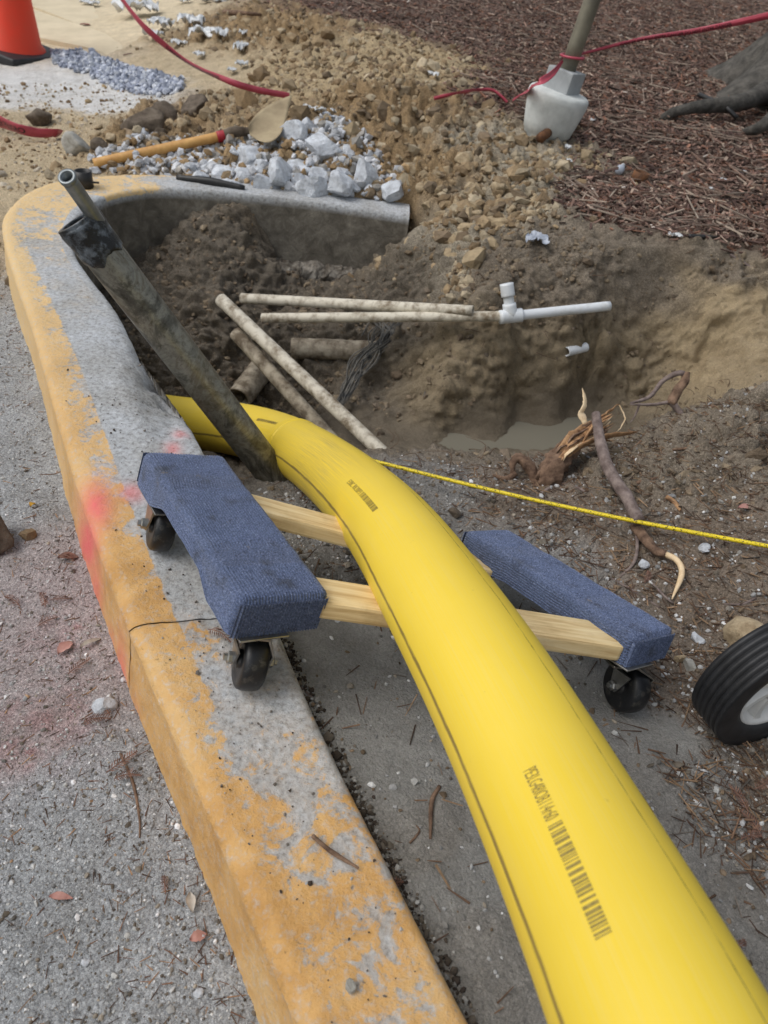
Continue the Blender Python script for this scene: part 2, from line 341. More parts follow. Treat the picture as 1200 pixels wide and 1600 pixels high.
# ------------------------------------------------------------------ terrain
SHARED = [(720, 345, 0.04), (800, 345, 0.065), (860, 350, 0.075), (920, 375, 0.08), (1000, 385, 0.08), (1100, 392, 0.08), (1200, 398, 0.08)]
TIN = [(728, 1640, -.03), (900, 1600, -.05), (1200, 1600, -.08), (640, 1410, -.03), (800, 1400, -.05), (1000, 1350, -.07), (1200, 1400, -.08),
       (532, 1215, -.03), (650, 1200, -.05), (468, 1080, -.03), (560, 1080, -.05), (480, 1000, -.045), (965, 1097, -.105), (1150, 1140, -.10), (1080, 1200, -.09), (1200, 1050, -.09),
       (430, 950, -.05), (600, 900, -.10), (700, 900, -.11), (1100, 950, -.09), (1200, 900, -.06), (760, 890, -.16), (560, 840, -.13), (850, 850, -.14), (950, 850, -.12), (1080, 850, -.08), (1200, 800, -.03),
       (420, 860, -.07), (450, 800, -.14), (520, 800, -.15), (660, 790, -.15), (800, 780, -.13), (900, 770, -.12), (1000, 760, -.09), (1100, 740, -.04), (1200, 700, .0),
       (600, 715, -.17), (680, 722, -.18), (760, 722, -.18), (850, 715, -.17), (930, 700, -.15), (1000, 680, -.10), (1080, 655, -.03), (1140, 625, .03), (1200, 600, .07),
       (655, 690, -0.315), (720, 690, -0.34), (800, 680, -0.34), (880, 660, -0.34), (930, 640, -0.32), (1000, 625, -0.29), (1080, 590, -0.22), (1200, 560, -0.12),
       (560, 640, -0.315), (610, 600, -0.29), (500, 600, -0.33), (440, 650, -.42), (400, 690, -.42), (370, 720, -.33), (330, 690, -.38), (300, 640, -.42), (290, 600, -0.36), (240, 600, -.38),
       (230, 540, -.30), (300, 530, -0.28), (380, 560, -.33), (340, 480, -.2), (260, 450, -.22), (420, 500, -.27), (200, 400, -.2), (250, 380, -.16), (330, 400, -.13), (300, 350, -.08),
       (370, 320, -.03), (405, 335, -0.06), (400, 400, -0.12), (220, 325, -.12), (430, 440, -0.25), (520, 440, -0.29), (600, 440, -0.28), (630, 400, -0.2),
       (440, 500, -.24), (520, 505, -0.2), (620, 505, -0.13), (700, 500, -0.09), (800, 495, -0.055), (900, 485, -0.04), (960, 480, -0.03),
       (520, 560, -0.28), (600, 560, -0.29), (660, 560, -0.2), (700, 580, -0.17), (700, 640, -0.27), (640, 650, -0.31), (800, 560, -0.17), (800, 620, -0.27), (900, 540, -0.13), (900, 600, -0.25),
       (960, 560, -0.19), (960, 610, -0.25), (1040, 480, -0.06), (1040, 560, -0.18), (1120, 480, -0.02), (1120, 560, -0.13), (1200, 480, 0.01), (1200, 540, -0.05),
       (700, 678, -0.33), (800, 652, -0.33), (900, 632, -0.32), (650, 380, -0.08), (660, 345, 0.01), (700, 440, -0.06), (740, 380, 0.03), (800, 440, 0.0), (860, 420, 0.02), (930, 440, 0.02), (960, 420, 0.03)]
TINW = [(1.6, -.2, -.08), (1.6, .6, -.04), (1.6, 1.2, .06), (1.8, 2.0, .0), (.6, -.4, -.07), (.25, -.3, -.04)]
TOUT = [(380, 1600, -.13), (200, 1200, -.13), (0, 1500, -.13), (0, 1100, -.132), (60, 750, -.13), (0, 600, -.132), (0, 480, -.13),
        (0, 300, -.12), (20, 285, -.11), (70, 262, -.09), (140, 255, -.06), (0, 200, -.12), (30, 92, -.13), (0, 0, -.10), (200, 0, -.02), (150, 60, -.08), (100, 150, -.11), (100, 215, -.09),
        (200, 140, -.07), (200, 200, -.05), (200, 240, -.035), (280, 250, -.02), (300, 180, -.02), (300, 60, .02), (300, 130, -.01), (380, 30, .1), (400, 150, .04), (400, 285, -.01), (330, 270, -.015), (480, 240, .06),
        (500, 300, .0), (560, 295, .02), (560, 240, 0.07), (620, 320, 0.0), (640, 300, 0.03), (620, 230, 0.085), (620, 165, 0.16), (560, 130, 0.16), (450, 100, .1), (550, 60, 0.18), (700, 230, 0.115), (690, 290, 0.07),
        (760, 250, 0.13), (720, 180, 0.16), (800, 300, 0.09), (750, 320, 0.06), (850, 215, 0.13), (850, 290, 0.1), (900, 330, 0.09), (1000, 345, 0.09), (1200, 345, 0.1), (1000, 250, 0.12), (1200, 250, 0.15), (1200, 170, 0.19),
        (950, 100, 0.2), (1200, 0, 0.42), (700, 60, 0.2), (800, 0, 0.3), (600, 0, 0.25), (1050, 50, 0.3), (500, 0, 0.2)]
TOUTW = [(-6, 8, -.1), (-5, 14, 0), (0, 12, .6), (6, 8, .5), (8, 14, .9), (3.2, 3.0, .08), (-2.5, 1.0, -.14), (-1.2, 0, -.13), (0, -.5, -.13), (-3, 3, -.13)]
def rbf(uvz, extra):
    pts = np.array([[*P(u, v, z)[:2], z] for u, v, z in uvz] + list(extra)); n = len(pts)
    d = np.linalg.norm(pts[:, None, :2] - pts[None, :, :2], axis=2)
    A = np.zeros((n + 3, n + 3)); A[:n, :n] = -d - 1e-2 * 0 + np.eye(n) * 0.015; A[:n, n:] = np.c_[np.ones(n), pts[:, :2]]; A[n:, :n] = A[:n, n:].T
    c = np.linalg.solve(A, np.r_[pts[:, 2], 0, 0, 0])
    def f(xy):
        out = np.empty(len(xy))
        for i in range(0, len(xy), 60000):
            q = xy[i:i + 60000]; out[i:i + 60000] = -np.linalg.norm(q[:, None] - pts[None, :, :2], axis=2) @ c[:n] + c[n] + q @ c[n + 1:]
        return out
    return f
f_in = rbf(TIN + SHARED, TINW); f_out = rbf(TOUT + SHARED, TOUTW)
rimline = np.array([P(u, v, z)[:2] for u, v, z in SHARED])
POLY = np.vstack([CENTRE, rimline, [(2.2, 2.6), (4, 3.0), (4, -3), (CENTRE[0] + [0, -2])]])
def sdist(q, poly):
    n = len(poly); d = np.full(len(q), 1e9); ins = np.zeros(len(q), bool)
    for i in range(n):
        a, b = poly[i], poly[(i + 1) % n]; ab = b - a; t = np.clip(((q - a) @ ab) / (ab @ ab + 1e-12), 0, 1)
        d = np.minimum(d, np.linalg.norm(q - (a + t[:, None] * ab), axis=1))
        c = ((a[1] > q[:, 1]) != (b[1] > q[:, 1])) & (q[:, 0] < (b[0] - a[0]) * (q[:, 1] - a[1]) / (b[1] - a[1] + 1e-15) + a[0]); ins ^= c
    return np.where(ins, d, -d)
NR, NC = 1180, 640
_yy = np.linspace(-.3, 7.0, 20000); _dn = 1 / (_yy + .55) * (1 + 1.6 * np.exp(-((_yy - 1.85) / .42) ** 4)); _cs = np.cumsum(_dn); _cs = (_cs - _cs[0]) / (_cs[-1] - _cs[0])
Yr = np.concatenate([np.interp(np.linspace(0, 1, NR - 40), _cs, _yy), np.geomspace(7.2, 45, 40)])
def hw(y): return .95 + .6 * (y + .3)
T = np.linspace(-1, 1, NC)
X = (hw(Yr)[:, None] * T[None]).ravel(); Y = np.repeat(Yr, NC); XY = np.stack([X, Y], 1)
sd_ = sdist(XY, POLY); bl = np.clip(sd_ / .03 + .5, 0, 1); bl = bl * bl * (3 - 2 * bl)
Z = f_in(XY) * bl + f_out(XY) * (1 - bl); Z = np.clip(Z, -.45, 1.3)

Z0 = Z.reshape(NR, NC)
def gz(x, y):
    x = np.atleast_1d(np.asarray(x, float)); y = np.atleast_1d(np.asarray(y, float))
    j = np.clip(np.searchsorted(Yr, y) - 1, 0, NR - 2); fy = np.clip((y - Yr[j]) / (Yr[j + 1] - Yr[j]), 0, 1)
    t = (x / hw(y) + 1) / 2 * (NC - 1); k = np.clip(t.astype(int), 0, NC - 2); fx = np.clip(t - k, 0, 1)
    return (Z0[j, k] * (1 - fx) + Z0[j, k + 1] * fx) * (1 - fy) + (Z0[j + 1, k] * (1 - fx) + Z0[j + 1, k + 1] * fx) * fy
def gpt(x, y, dz=0.0): return np.array([x, y, float(gz(x, y)[0]) + dz])
_tt = np.geomspace(.35, 20, 2500)
def hit(u, v, dz=0.0):
    d = ray(u, v); p = CO + d * _tt[:, None]; below = p[:, 2] < gz(p[:, 0], p[:, 1]) + dz
    k = int(np.argmax(below)); return p[k]

# colour and roughness of the ground: places named by what lies there
ZC = {'street': (152, 155, 158), 'pinkish': (156, 149, 149), 'dust': (128, 127, 124), 'strip': (124, 121, 116), 'brown': (114, 103, 92), 'gravel': (126, 124, 121), 'bank': (122, 113, 101),
      'pit': (98, 91, 81), 'clay': (122, 110, 90), 'clayL': (142, 127, 102), 'spoil': (142, 121, 92), 'spoilL': (164, 147, 118), 'ash': (146, 138, 123), 'tan': (174, 159, 133), 'white': (190, 190, 189),
      'walk': (186, 173, 148), 'mulch': (92, 78, 71), 'edge': (116, 107, 95), 'wet': (92, 84, 72)}
ZA = {'street': .0018, 'pinkish': .0018, 'dust': .0016, 'strip': .003, 'brown': .007, 'gravel': .006, 'bank': .018, 'pit': .022, 'clay': .015, 'clayL': .013, 'spoil': .034, 'spoilL': .014, 'ash': .020, 'tan': .005,
      'white': .003, 'walk': .003, 'mulch': .012, 'edge': .017, 'wet': .003}
ZG = {'street': .8, 'pinkish': .8, 'dust': .3, 'strip': .45, 'clay': .35, 'clayL': .35, 'wet': .2, 'pit': .7, 'mulch': .5, 'walk': .3, 'white': .6}
ZP = [('street', 100, 1400, -.13), ('street', 200, 1500, -.13), ('street', 30, 1500, -.13), ('pinkish', 60, 1150, -.13), ('pinkish', 120, 950, -.13), ('street', 30, 700, -.13), ('street', 20, 560, -.13), ('street', 100, 1250, -.13), ('street', 330, 1560, -.13),
      ('dust', 600, 1150, -.05), ('dust', 560, 1050, -.05), ('dust', 700, 1350, -.05), ('strip', 740, 1500, -.05), ('strip', 650, 1300, -.05), ('dust', 480, 1030, -.05), ('dust', 900, 1050, -.09), ('strip', 1000, 1250, -.08), ('strip', 1100, 1450, -.08), ('strip', 1180, 1560, -.08), ('dust', 1040, 1150, -.09),
      ('gravel', 1130, 1250, -.09), ('brown', 1190, 1250, -.09), ('brown', 1080, 1080, -.1), ('brown', 1100, 900, -.08), ('brown', 1180, 850, -.06), ('brown', 1000, 850, -.1), ('gravel', 860, 870, -.13), ('gravel', 650, 780, -.15), ('gravel', 720, 760, -.15), ('brown', 850, 790, -.13), ('dust', 780, 900, -.15),
      ('gravel', 600, 860, -.13), ('gravel', 500, 830, -.14), ('bank', 1000, 740, -.08), ('bank', 1150, 680, .0), ('bank', 1060, 690, -.05), ('edge', 700, 715, -.18), ('brown', 800, 750, -.14),
      ('pit', 450, 600, -.38), ('pit', 350, 450, -.17), ('pit', 350, 350, -.08), ('pit', 280, 400, -.17), ('pit', 560, 640, -.4), ('pit', 620, 470, -.2), ('pit', 480, 440, -.23), ('pit', 300, 560, -.3), ('pit', 400, 690, -.4), ('pit', 600, 520, -.25),
      ('clay', 720, 560, -.25), ('clay', 800, 580, -.26), ('clay', 900, 560, -.24), ('clay', 700, 640, -.34), ('clay', 1000, 550, -.19), ('clayL', 1100, 530, -.1), ('clayL', 1180, 470, .0), ('clayL', 1120, 480, -.02), ('edge', 1000, 430, .0), ('edge', 1150, 420, .05), ('edge', 900, 440, -.06),
      ('ash', 700, 400, -.04), ('edge', 800, 410, -.03), ('ash', 720, 350, .04), ('edge', 880, 385, .04), ('pit', 660, 420, -.12), ('wet', 800, 665, -.37), ('wet', 700, 688, -.37), ('wet', 880, 650, 0), ('wet', 760, 690, 0), ('wet', 650, 684, 0), ('wet', 560, 650, 0), ('wet', 740, 668, 0), ('wet', 920, 640, 0), ('wet', 850, 685, 0),
      ('spoil', 620, 220, .16), ('spoil', 560, 160, .18), ('spoil', 680, 270, .14), ('spoil', 640, 180, .2), ('spoilL', 550, 80, .2), ('spoilL', 450, 110, .1), ('spoilL', 650, 110, .27), ('spoilL', 500, 140, .14), ('ash', 750, 220, .19), ('ash', 800, 290, .11), ('ash', 780, 330, .07), ('ash', 830, 260, .13), ('spoil', 400, 40, .1),
      ('tan', 330, 120, .0), ('spoil', 450, 50, .15), ('spoil', 450, 260, .04), ('spoil', 580, 280, .05),
      ('white', 100, 135, -.11), ('white', 30, 140, -.12), ('white', 180, 160, -.07), ('tan', 250, 100, -.01), ('walk', 150, 50, -.08), ('walk', 90, 20, -.09), ('tan', 30, 250, -.11), ('tan', 120, 190, -.09), ('spoil', 250, 190, -.03), ('tan', 0, 190, -.12), ('tan', 20, 290, -.11), ('tan', 80, 240, -.09), ('spoil', 200, 220, -.04),
      ('mulch', 1000, 200, .2), ('mulch', 1100, 100, .33), ('mulch', 920, 300, .1), ('mulch', 1100, 330, .1), ('mulch', 780, 60, .35), ('mulch', 1150, 250, .2), ('mulch', 950, 50, .4), ('mulch', 640, 20, .38), ('mulch', 1000, 330, .1), ('mulch', 1190, 370, .09), ('mulch', 880, 130, .25), ('mulch', 700, 30, .38), ('mulch', 820, 150, .2), ('mulch', 1150, 30, .5), ('mulch', 560, 10, .3)]
zp = np.array([hit(u, v) for _, u, v, z in ZP]); zdep = np.array([depth(p) for p in zp])
zc = np.array([lin(*ZC[k]) for k, *_ in ZP]) * 1.5; za = np.array([ZA[k] for k, *_ in ZP]); zm = np.array([k == 'mulch' for k, *_ in ZP], float); zs = np.array([k in ('spoil', 'spoilL', 'ash') for k, *_ in ZP], float)
zg = np.array([ZG.get(k, .8) for k, *_ in ZP]); zstreet = np.array([k in ('street', 'pinkish') for k, *_ in ZP], float); zbrown = np.array([k in ('brown', 'bank', 'gravel') for k, *_ in ZP], float); zdust = np.array([k in ('dust', 'strip') for k, *_ in ZP], float)
zpit = np.array([k in ('pit', 'edge', 'ash', 'bank', 'clay') for k, *_ in ZP], float)
V = np.stack([X, Y, Z], 1); COLR = np.empty((len(V), 3)); AMP = np.empty(len(V)); ZW = {}
for nme in ('m', 's', 'st', 'b', 'd', 'p', 'g'): ZW[nme] = np.empty(len(V), np.float32)
wp = V + np.stack([fbm(V * 7 + 3, 3), fbm(V * 7 + 31, 3), np.zeros(len(V))], 1) * (.03 + .05 * np.clip(Y, 0, 4))[:, None]
side_v = sd_ > 0; side_p = sdist(zp[:, :2], POLY) > 0
for i in range(0, len(V), 30000):
    q = wp[i:i + 30000]; d = np.linalg.norm(q[:, None] - zp[None], axis=2) / zdep[None]
    d = d + np.where((side_v[i:i + 30000, None] != side_p[None]) & (q[:, 1] < 1.9)[:, None], 2.0, 0.0)
    wt = 1 / (d + .012) ** 5; wt /= wt.sum(1)[:, None]
    COLR[i:i + 30000] = wt @ zc; AMP[i:i + 30000] = wt @ za
    for nme, arr in (('m', zm), ('s', zs), ('st', zstreet), ('b', zbrown), ('d', zdust), ('p', zpit), ('g', zg)): ZW[nme][i:i + 30000] = wt @ arr
far = np.clip((Y - 6) / 3, 0, 1)
# displacement: lumps along the surface normal
G = V.reshape(NR, NC, 3); du = np.gradient(G, axis=1); dv = np.gradient(G, axis=0); NRM = np.cross(du, dv).reshape(-1, 3); NRM /= np.linalg.norm(NRM, axis=1)[:, None]
big = fbm(V * 9, 3); mid = fbm(V * 34, 4); rid = fbm(V * 22 + 5, 3, True)
AMPn = np.where(np.abs(sd_) < .02, AMP * .3, AMP)
h = AMPn * (1.1 * big + 1.0 * mid + .55 * rid)
h += AMPn * (.5 * np.maximum(0, pn(V * 70)) + 1.6 * (np.abs(pn(V * 16 + 9)) - .25) + .9 * (np.abs(pn(V * 41 + 4)) - .25) + .35 * (np.abs(pn(V * 88)) - .25))
lim = np.clip(np.abs(sd_) / .12, .15, 1) * np.where(sd_ < 0, 1, 1)
h *= np.where((Z < 0.02) & (Y < 2.4), lim, 1)
V = V + NRM * h[:, None]
# flat silt under the water
Z0 = V[:, 2].reshape(NR, NC)
# small pink overspray on the street, in its own colour
pk = P(60, 1140, -.13); pk2 = P(100, 1010, -.13)
pm = np.maximum(np.exp(-(((V[:, :2] - pk[:2]) / .07) ** 2).sum(1)) * .28, np.exp(-(((V[:, :2] - pk2[:2]) / .06) ** 2).sum(1)) * .18) * np.clip(.55 + 1.4 * fbm(V * 40, 3), 0, 1) * (~side_v)
for (uu, vv, rr) in ((128, 1135, .012), (70, 1140, .01), (118, 985, .009), (60, 1265, .0), (40, 1180, .02)):
    q = P(uu, vv, -.13); pm = np.maximum(pm, np.exp(-(((V[:, :2] - q[:2]) / (rr + .001)) ** 2).sum(1)) * .4 * np.clip(.4 + 2 * fbm(V * 70, 2), 0, 1))
COLR = COLR * (1 - pm[:, None]) + np.array(lin(214, 104, 110)) * pm[:, None]
idx = np.arange(NR * NC).reshape(NR, NC)
F = np.stack([idx[:-1, :-1], idx[:-1, 1:], idx[1:, 1:], idx[1:, :-1]], -1).reshape(-1, 4)
ground = fast('ground', V, F, M['soil'], COLR, attrs={'grain': ZW['g']}); setp(ground, kind='structure')
# ------------------------------------------------------------------ curb
def mat_curb():
    m_, t, b = nodes('painted_curb'); ap = _n(t, 'ShaderNodeAttribute', attribute_name='paint'); ak = _n(t, 'ShaderNodeAttribute', attribute_name='pink'); al = _n(t, 'ShaderNodeAttribute', attribute_name='far'); ai = _n(t, 'ShaderNodeAttribute', attribute_name='inside')
    n1 = noise(t, 22, 10, .72, dist=.5); n2 = noise(t, 130, 6, .7); n3 = noise(t, 55, 8, .7); n4 = noise(t, 500, 3, .7)
    conc = ramp(t, n2.outputs['Fac'], [(.28, lin(104, 102, 100)), (.38, lin(150, 151, 152)), (.5, lin(176, 179, 183)), (.62, lin(190, 194, 198)), (.75, lin(214, 217, 220))])
    n5 = noise(t, 9, 8, .68)
    paintc = ramp(t, n5.outputs['Fac'], [(.3, lin(184, 136, 72)), (.5, lin(212, 166, 102)), (.7, lin(222, 188, 134))])
    palep = mixc(t, paintc.outputs['Color'], lin(222, 190, 136), al.outputs['Fac'])
    k = math_(t, 'ADD', math_(t, 'MULTIPLY', n1.outputs['Fac'], 1.0), math_(t, 'ADD', math_(t, 'MULTIPLY', n3.outputs['Fac'], .40), math_(t, 'MULTIPLY', n2.outputs['Fac'], .17)))
    s = math_(t, 'SUBTRACT', math_(t, 'ADD', k, ap.outputs['Fac']), 1.20); msk0 = math_(t, 'MULTIPLY', s, 13.0, True); msk1 = math_(t, 'MAXIMUM', msk0, math_(t, 'MULTIPLY', math_(t, 'ADD', s, .18), .8, True)); dst = ramp(t, n2.outputs['Fac'], [(.50, (1, 1, 1)), (.66, (.55, .55, .55))]); msk = math_(t, 'MULTIPLY', msk1, dst.outputs['Color'])
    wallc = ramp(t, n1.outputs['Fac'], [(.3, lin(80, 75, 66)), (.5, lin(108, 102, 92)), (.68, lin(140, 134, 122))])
    stn = ramp(t, n5.outputs['Fac'], [(.35, (.80, .76, .70)), (.6, (1.06, 1.06, 1.06))])
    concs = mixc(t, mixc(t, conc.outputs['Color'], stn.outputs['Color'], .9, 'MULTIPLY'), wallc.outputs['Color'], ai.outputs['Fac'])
    c = mixc(t, concs, palep, msk)
    pk_ = math_(t, 'MULTIPLY', ak.outputs['Fac'], math_(t, 'ADD', n3.outputs['Fac'], .55), True)
    c = mixc(t, c, lin(232, 112, 110), pk_)
    dr = ramp(t, n2.outputs['Fac'], [(.27, (.35, .33, .3)), (.36, (1, 1, 1))]); c = mixc(t, c, dr.outputs['Color'], .8, 'MULTIPLY')
    t.links.new(c, b.inputs['Base Color'])
    rr = ramp(t, msk, [(0, (.92,) * 3), (1, (.62,) * 3)]); t.links.new(rr.outputs['Color'], b.inputs['Roughness'])
    p = bump(t, b, n1.outputs['Fac'], .5, .008); p = bump(t, b, n3.outputs['Fac'], .5, .005, p); p = bump(t, b, n2.outputs['Fac'], .7, .003, p); bump(t, b, n4.outputs['Fac'], .6, .001, p); return m_
M['curb'] = mat_curb()
M['curbwall'] = simple('formed_concrete', lin(118, 114, 107), lin(150, 147, 140), 20, .92, 60, .4, .003)
def resample(a, n):
    s = np.linspace(0, 1, len(a)); q = np.linspace(0, 1, n)
    return smooth_path(np.c_[a, np.zeros(len(a))], n)[:, :2] if False else np.stack([np.interp(q, s, a[:, k]) for k in range(2)], 1)
def dense(a, per):      # Catmull-Rom, fixed samples per span (keeps pairs matched)
    p = np.vstack([2 * a[0] - a[1], a, 2 * a[-1] - a[-2]]); out = []
    for i in range(1, len(p) - 2):
        for t in np.linspace(0, 1, per, endpoint=False):
            A, B, C_, D_ = p[i - 1], p[i], p[i + 1], p[i + 2]; out.append(.5 * (2 * B + (C_ - A) * t + (2 * A - 5 * B + 4 * C_ - D_) * t * t + (3 * B - A - 3 * C_ + D_) * t ** 3))
    out.append(a[-1]); return np.array(out)
def curb(name, i0, i1, label):
    R = dense(RIDGE[i0:i1 + 1], 22); I = dense(INNER[i0:i1 + 1], 22); n = len(R)
    if i0: R[0] += (R[1] - R[0]) * .35; I[0] += (I[1] - I[0]) * .35
    nx = I - R; L = np.linalg.norm(nx, axis=1)[:, None]; nx = nx / L
    prof = []       # (kind, a, z): a measured from ridge (outer negative) or from inner edge
    for z in (-.30, -.20, -.15, -.125, -.10, -.08, -.06, -.04, -.025): prof.append(('o', -.016 + (-.10 - z) * -.14 if z < 0 else 0, z))
    prof += [('o', -.006, -.012), ('o', .001, -.005), ('o', .009, -.001)]
    for a in np.linspace(.1, .9, 26): prof.append(('f', a, 0))
    prof += [('i', -.008, -.001), ('i', -.003, -.005), ('i', 0, -.012)]
    for z in (-.03, -.05, -.08, -.11, -.14, -.17, -.20, -.23): prof.append(('i', .0, z))
    prof += [('i', -.03, -.245), ('f', .5, -.25), ('f', .15, -.28)]
    vs = []; paint = []; face = []
    for kind, a, z in prof:
        q = R + nx * a if kind == 'o' else (I + nx * a if kind == 'i' else R + (I - R) * a)
        vs.append(np.c_[q, np.full(n, z)])
        face.append(1.0 if kind == 'o' else 0.0); 
    vs = np.array(vs).transpose(1, 0, 2); k = len(prof); v = vs.reshape(-1, 3)
    face = np.tile(np.array(face), n)
    top = np.tile(np.array([1.0 if (kd == 'f' and z == 0) or (kd != 'f' and z > -.02) else 0.0 for kd, a, z in prof]), n)
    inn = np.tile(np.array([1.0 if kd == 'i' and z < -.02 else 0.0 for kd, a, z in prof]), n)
    mm = np.array([[0, 0, 1.0]]) * (top * (1 - 0))[:, None] + np.c_[np.repeat(nx, k, 0), np.zeros(len(v))] * (inn - face * (1 - top))[:, None]
    hgt = .0022 * fbm(v * 11, 3) + .0020 * fbm(v * 60, 3) + .0010 * fbm(v * 140, 2) + face * .002 * fbm(v * np.array([30, 30, 60]), 3)
    u_v = proj(v)
    # the broken inner edge: chips knocked off the top
    chip = np.exp(-((u_v[:, 0] - 255) / 60) ** 2 - ((u_v[:, 1] - 590) / 85) ** 2) if i0 else np.zeros(len(v))
    v = v + mm * hgt[:, None]
    af = np.tile(np.array([a if kd == 'f' else (1.0 if kd == 'i' else 0.0) for kd, a, z in prof]), n)
    v[:, 2] -= np.where(top > 0, chip * np.clip(af - .55, 0, 1) ** 1.2 * .13 * (1 + .8 * fbm(v * 25, 2)), 0)
    # a shallow scar where the edge has spalled at the joint
    fs = [(i * k + j, i * k + (j + 1) % k, (i + 1) * k + (j + 1) % k, (i + 1) * k + j) for i in range(n - 1) for j in range(k)]
    fs.append(tuple(range(k))); fs.append(tuple((n - 1) * k + j for j in range(k))[::-1])
    o = mesh(name, v, [f[::-1] for f in fs], M['curb'], label=label, cat='curb', group='lengths of concrete curb')
    yv = v[:, 1]; s = np.interp(np.arange(n), [0, n - 1], [0, 1]); along = np.repeat(s, k)
    nearw = np.clip((.75 - yv) / .5, 0, 1); farw = np.clip((yv - 1.25) / .7, 0, 1)
    pt = .22 + .30 * nearw + .30 * farw - .16 * np.exp(-((yv - .85) / .3) ** 2)
    pt = np.where(af < .10, .9, np.where(af < .3, np.maximum(pt, .62 - .5 * af), pt))
    pt = pt + .10 * np.exp(-((yv - .56) / .05) ** 2) * (af < .5)
    pt = pt - .5 * inn - .75 * ((af > .85) & (yv > .7) & (yv < 2.0)) - np.clip(chip * 2, 0, .8) * (af > .5)
    pt = np.where((u_v[:, 0] > 215) & (yv > 2.05), pt - np.clip((u_v[:, 0] - 215) / 160, 0, 1) * .6, pt)
    pt[inn > 0] = -.5
    pinkm = np.zeros(len(v))
    for (uu, vv, ru, rv, am) in ((150, 790, 24, 36, .85), (138, 850, 16, 50, .95), (148, 930, 12, 65, .7), (188, 1080, 9, 70, .95), (210, 1150, 8, 50, .5), (170, 1010, 9, 30, .5), (270, 700, 12, 14, .5), (280, 670, 10, 9, .5), (205, 770, 22, 14, .5)):
        q = P(uu, vv, 0 if vv < 810 and uu > 150 else -.06); sc_ = .0012 * depth(q)
        dd = (u_v - [uu, vv]) / [ru, rv]; pinkm = np.maximum(pinkm, am * np.exp(-(dd ** 2).sum(1)))
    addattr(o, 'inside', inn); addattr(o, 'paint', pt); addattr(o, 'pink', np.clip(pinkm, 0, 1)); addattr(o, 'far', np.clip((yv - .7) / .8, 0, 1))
    return o
curb('concrete_curb', 0, JOINT, 'worn orange-yellow painted concrete curb length with the pebble on its scuffed top')
curb('concrete_curb', JOINT, len(RIDGE) - 1, 'dusty yellow painted concrete curb length that bends round the pit, sprayed pink by the joint')

# water in the pit
def sheet(name, px, z, mat, **kw):
    c = np.array([P(u, v, z) for u, v in px]); ctr = c.mean(0); vs = np.vstack([ctr, c]); n = len(c)
    return mesh(name, vs, [(0, 1 + i, 1 + (i + 1) % n) for i in range(n)], mat, smooth=False, **kw)
m_, t_, b_ = nodes('murky_water'); b_.inputs['Base Color'].default_value = (*lin(118, 114, 102), 1); b_.inputs['Roughness'].default_value = .03; b_.inputs['IOR'].default_value = 1.33
nn = noise(t_, 60, 3, .6); bump(t_, b_, nn.outputs['Fac'], .08, .002); M['water'] = m_
sheet('water', [(640, 730), (760, 720), (900, 710), (1000, 690), (1020, 610), (900, 590), (760, 610), (640, 630), (590, 660), (590, 710)], -.322, M['water'], kind='structure')

# sidewalk slabs (top left)
def slab(px, parent, th=.05):
    top = []
    for u, v in px:
        p = hit(u, v); top.append(p)
    top = np.array(top); n = len(top); A = np.c_[top[:, :2], np.ones(n)]; co = np.linalg.lstsq(A, top[:, 2], rcond=None)[0]; top[:, 2] = A @ co + .004
    bot = top - [0, 0, th]; fs = [tuple(range(n)), tuple(range(2 * n - 1, n - 1, -1))] + [(i, n + i, n + (i + 1) % n, (i + 1) % n) for i in range(n)]
    return mesh('slab', np.vstack([top, bot]), fs, M['walk'], parent, smooth=False)
M['walk'] = simple('sidewalk_concrete', lin(196, 182, 154), lin(214, 200, 172), 6, .9, 120, .3, .002)
sw = bpy.data.objects.new('sidewalk', None); link(sw); setp(sw, kind='structure')
slab([(-60, -60), (112, -70), (166, 54), (60, 17), (-60, -28)], sw, .2)
slab([(-60, -24), (60, 21), (166, 58), (262, 112), (140, 78), (60, 66), (-60, 50)], sw, .2)
print('terrain done')
#OBJECTS
# ================================================================== yellow gas pipe
PR = .061
pc = [(1035, 1600, .405), (915, 1357, .515), (810, 1150, .615), (748, 1033, .69), (690, 950, .775), (620, 838, .955), (545, 760, 1.20), (468, 703, 1.48), (395, 674, 1.64), (312, 662, 1.74), (232, 652, 1.82)]
ppts = [D(*a) for a in pc]
ppts = [np.array([.02, -1.3, -.05]), np.array([.16, -.8, .16]), np.array([.22, -.3, .27]), np.array([.225, .0, .262])] + ppts + [ppts[-1] + np.array([-.4, .1, -.01])]
PPATH = smooth_path(ppts, 420); _k = np.exp(-np.linspace(-2.2, 2.2, 61) ** 2); _k /= _k.sum(); _pd = np.vstack([PPATH[:1] + (PPATH[:1] - PPATH[1:2]) * np.arange(30, 0, -1)[:, None], PPATH, PPATH[-1:] + (PPATH[-1:] - PPATH[-2:-1]) * np.arange(1, 31)[:, None]]); PPATH = np.stack([np.convolve(_pd[:, k], _k, 'valid') for k in range(3)], 1); PT, PN, PB = frames(PPATH, (0, 0, 1))
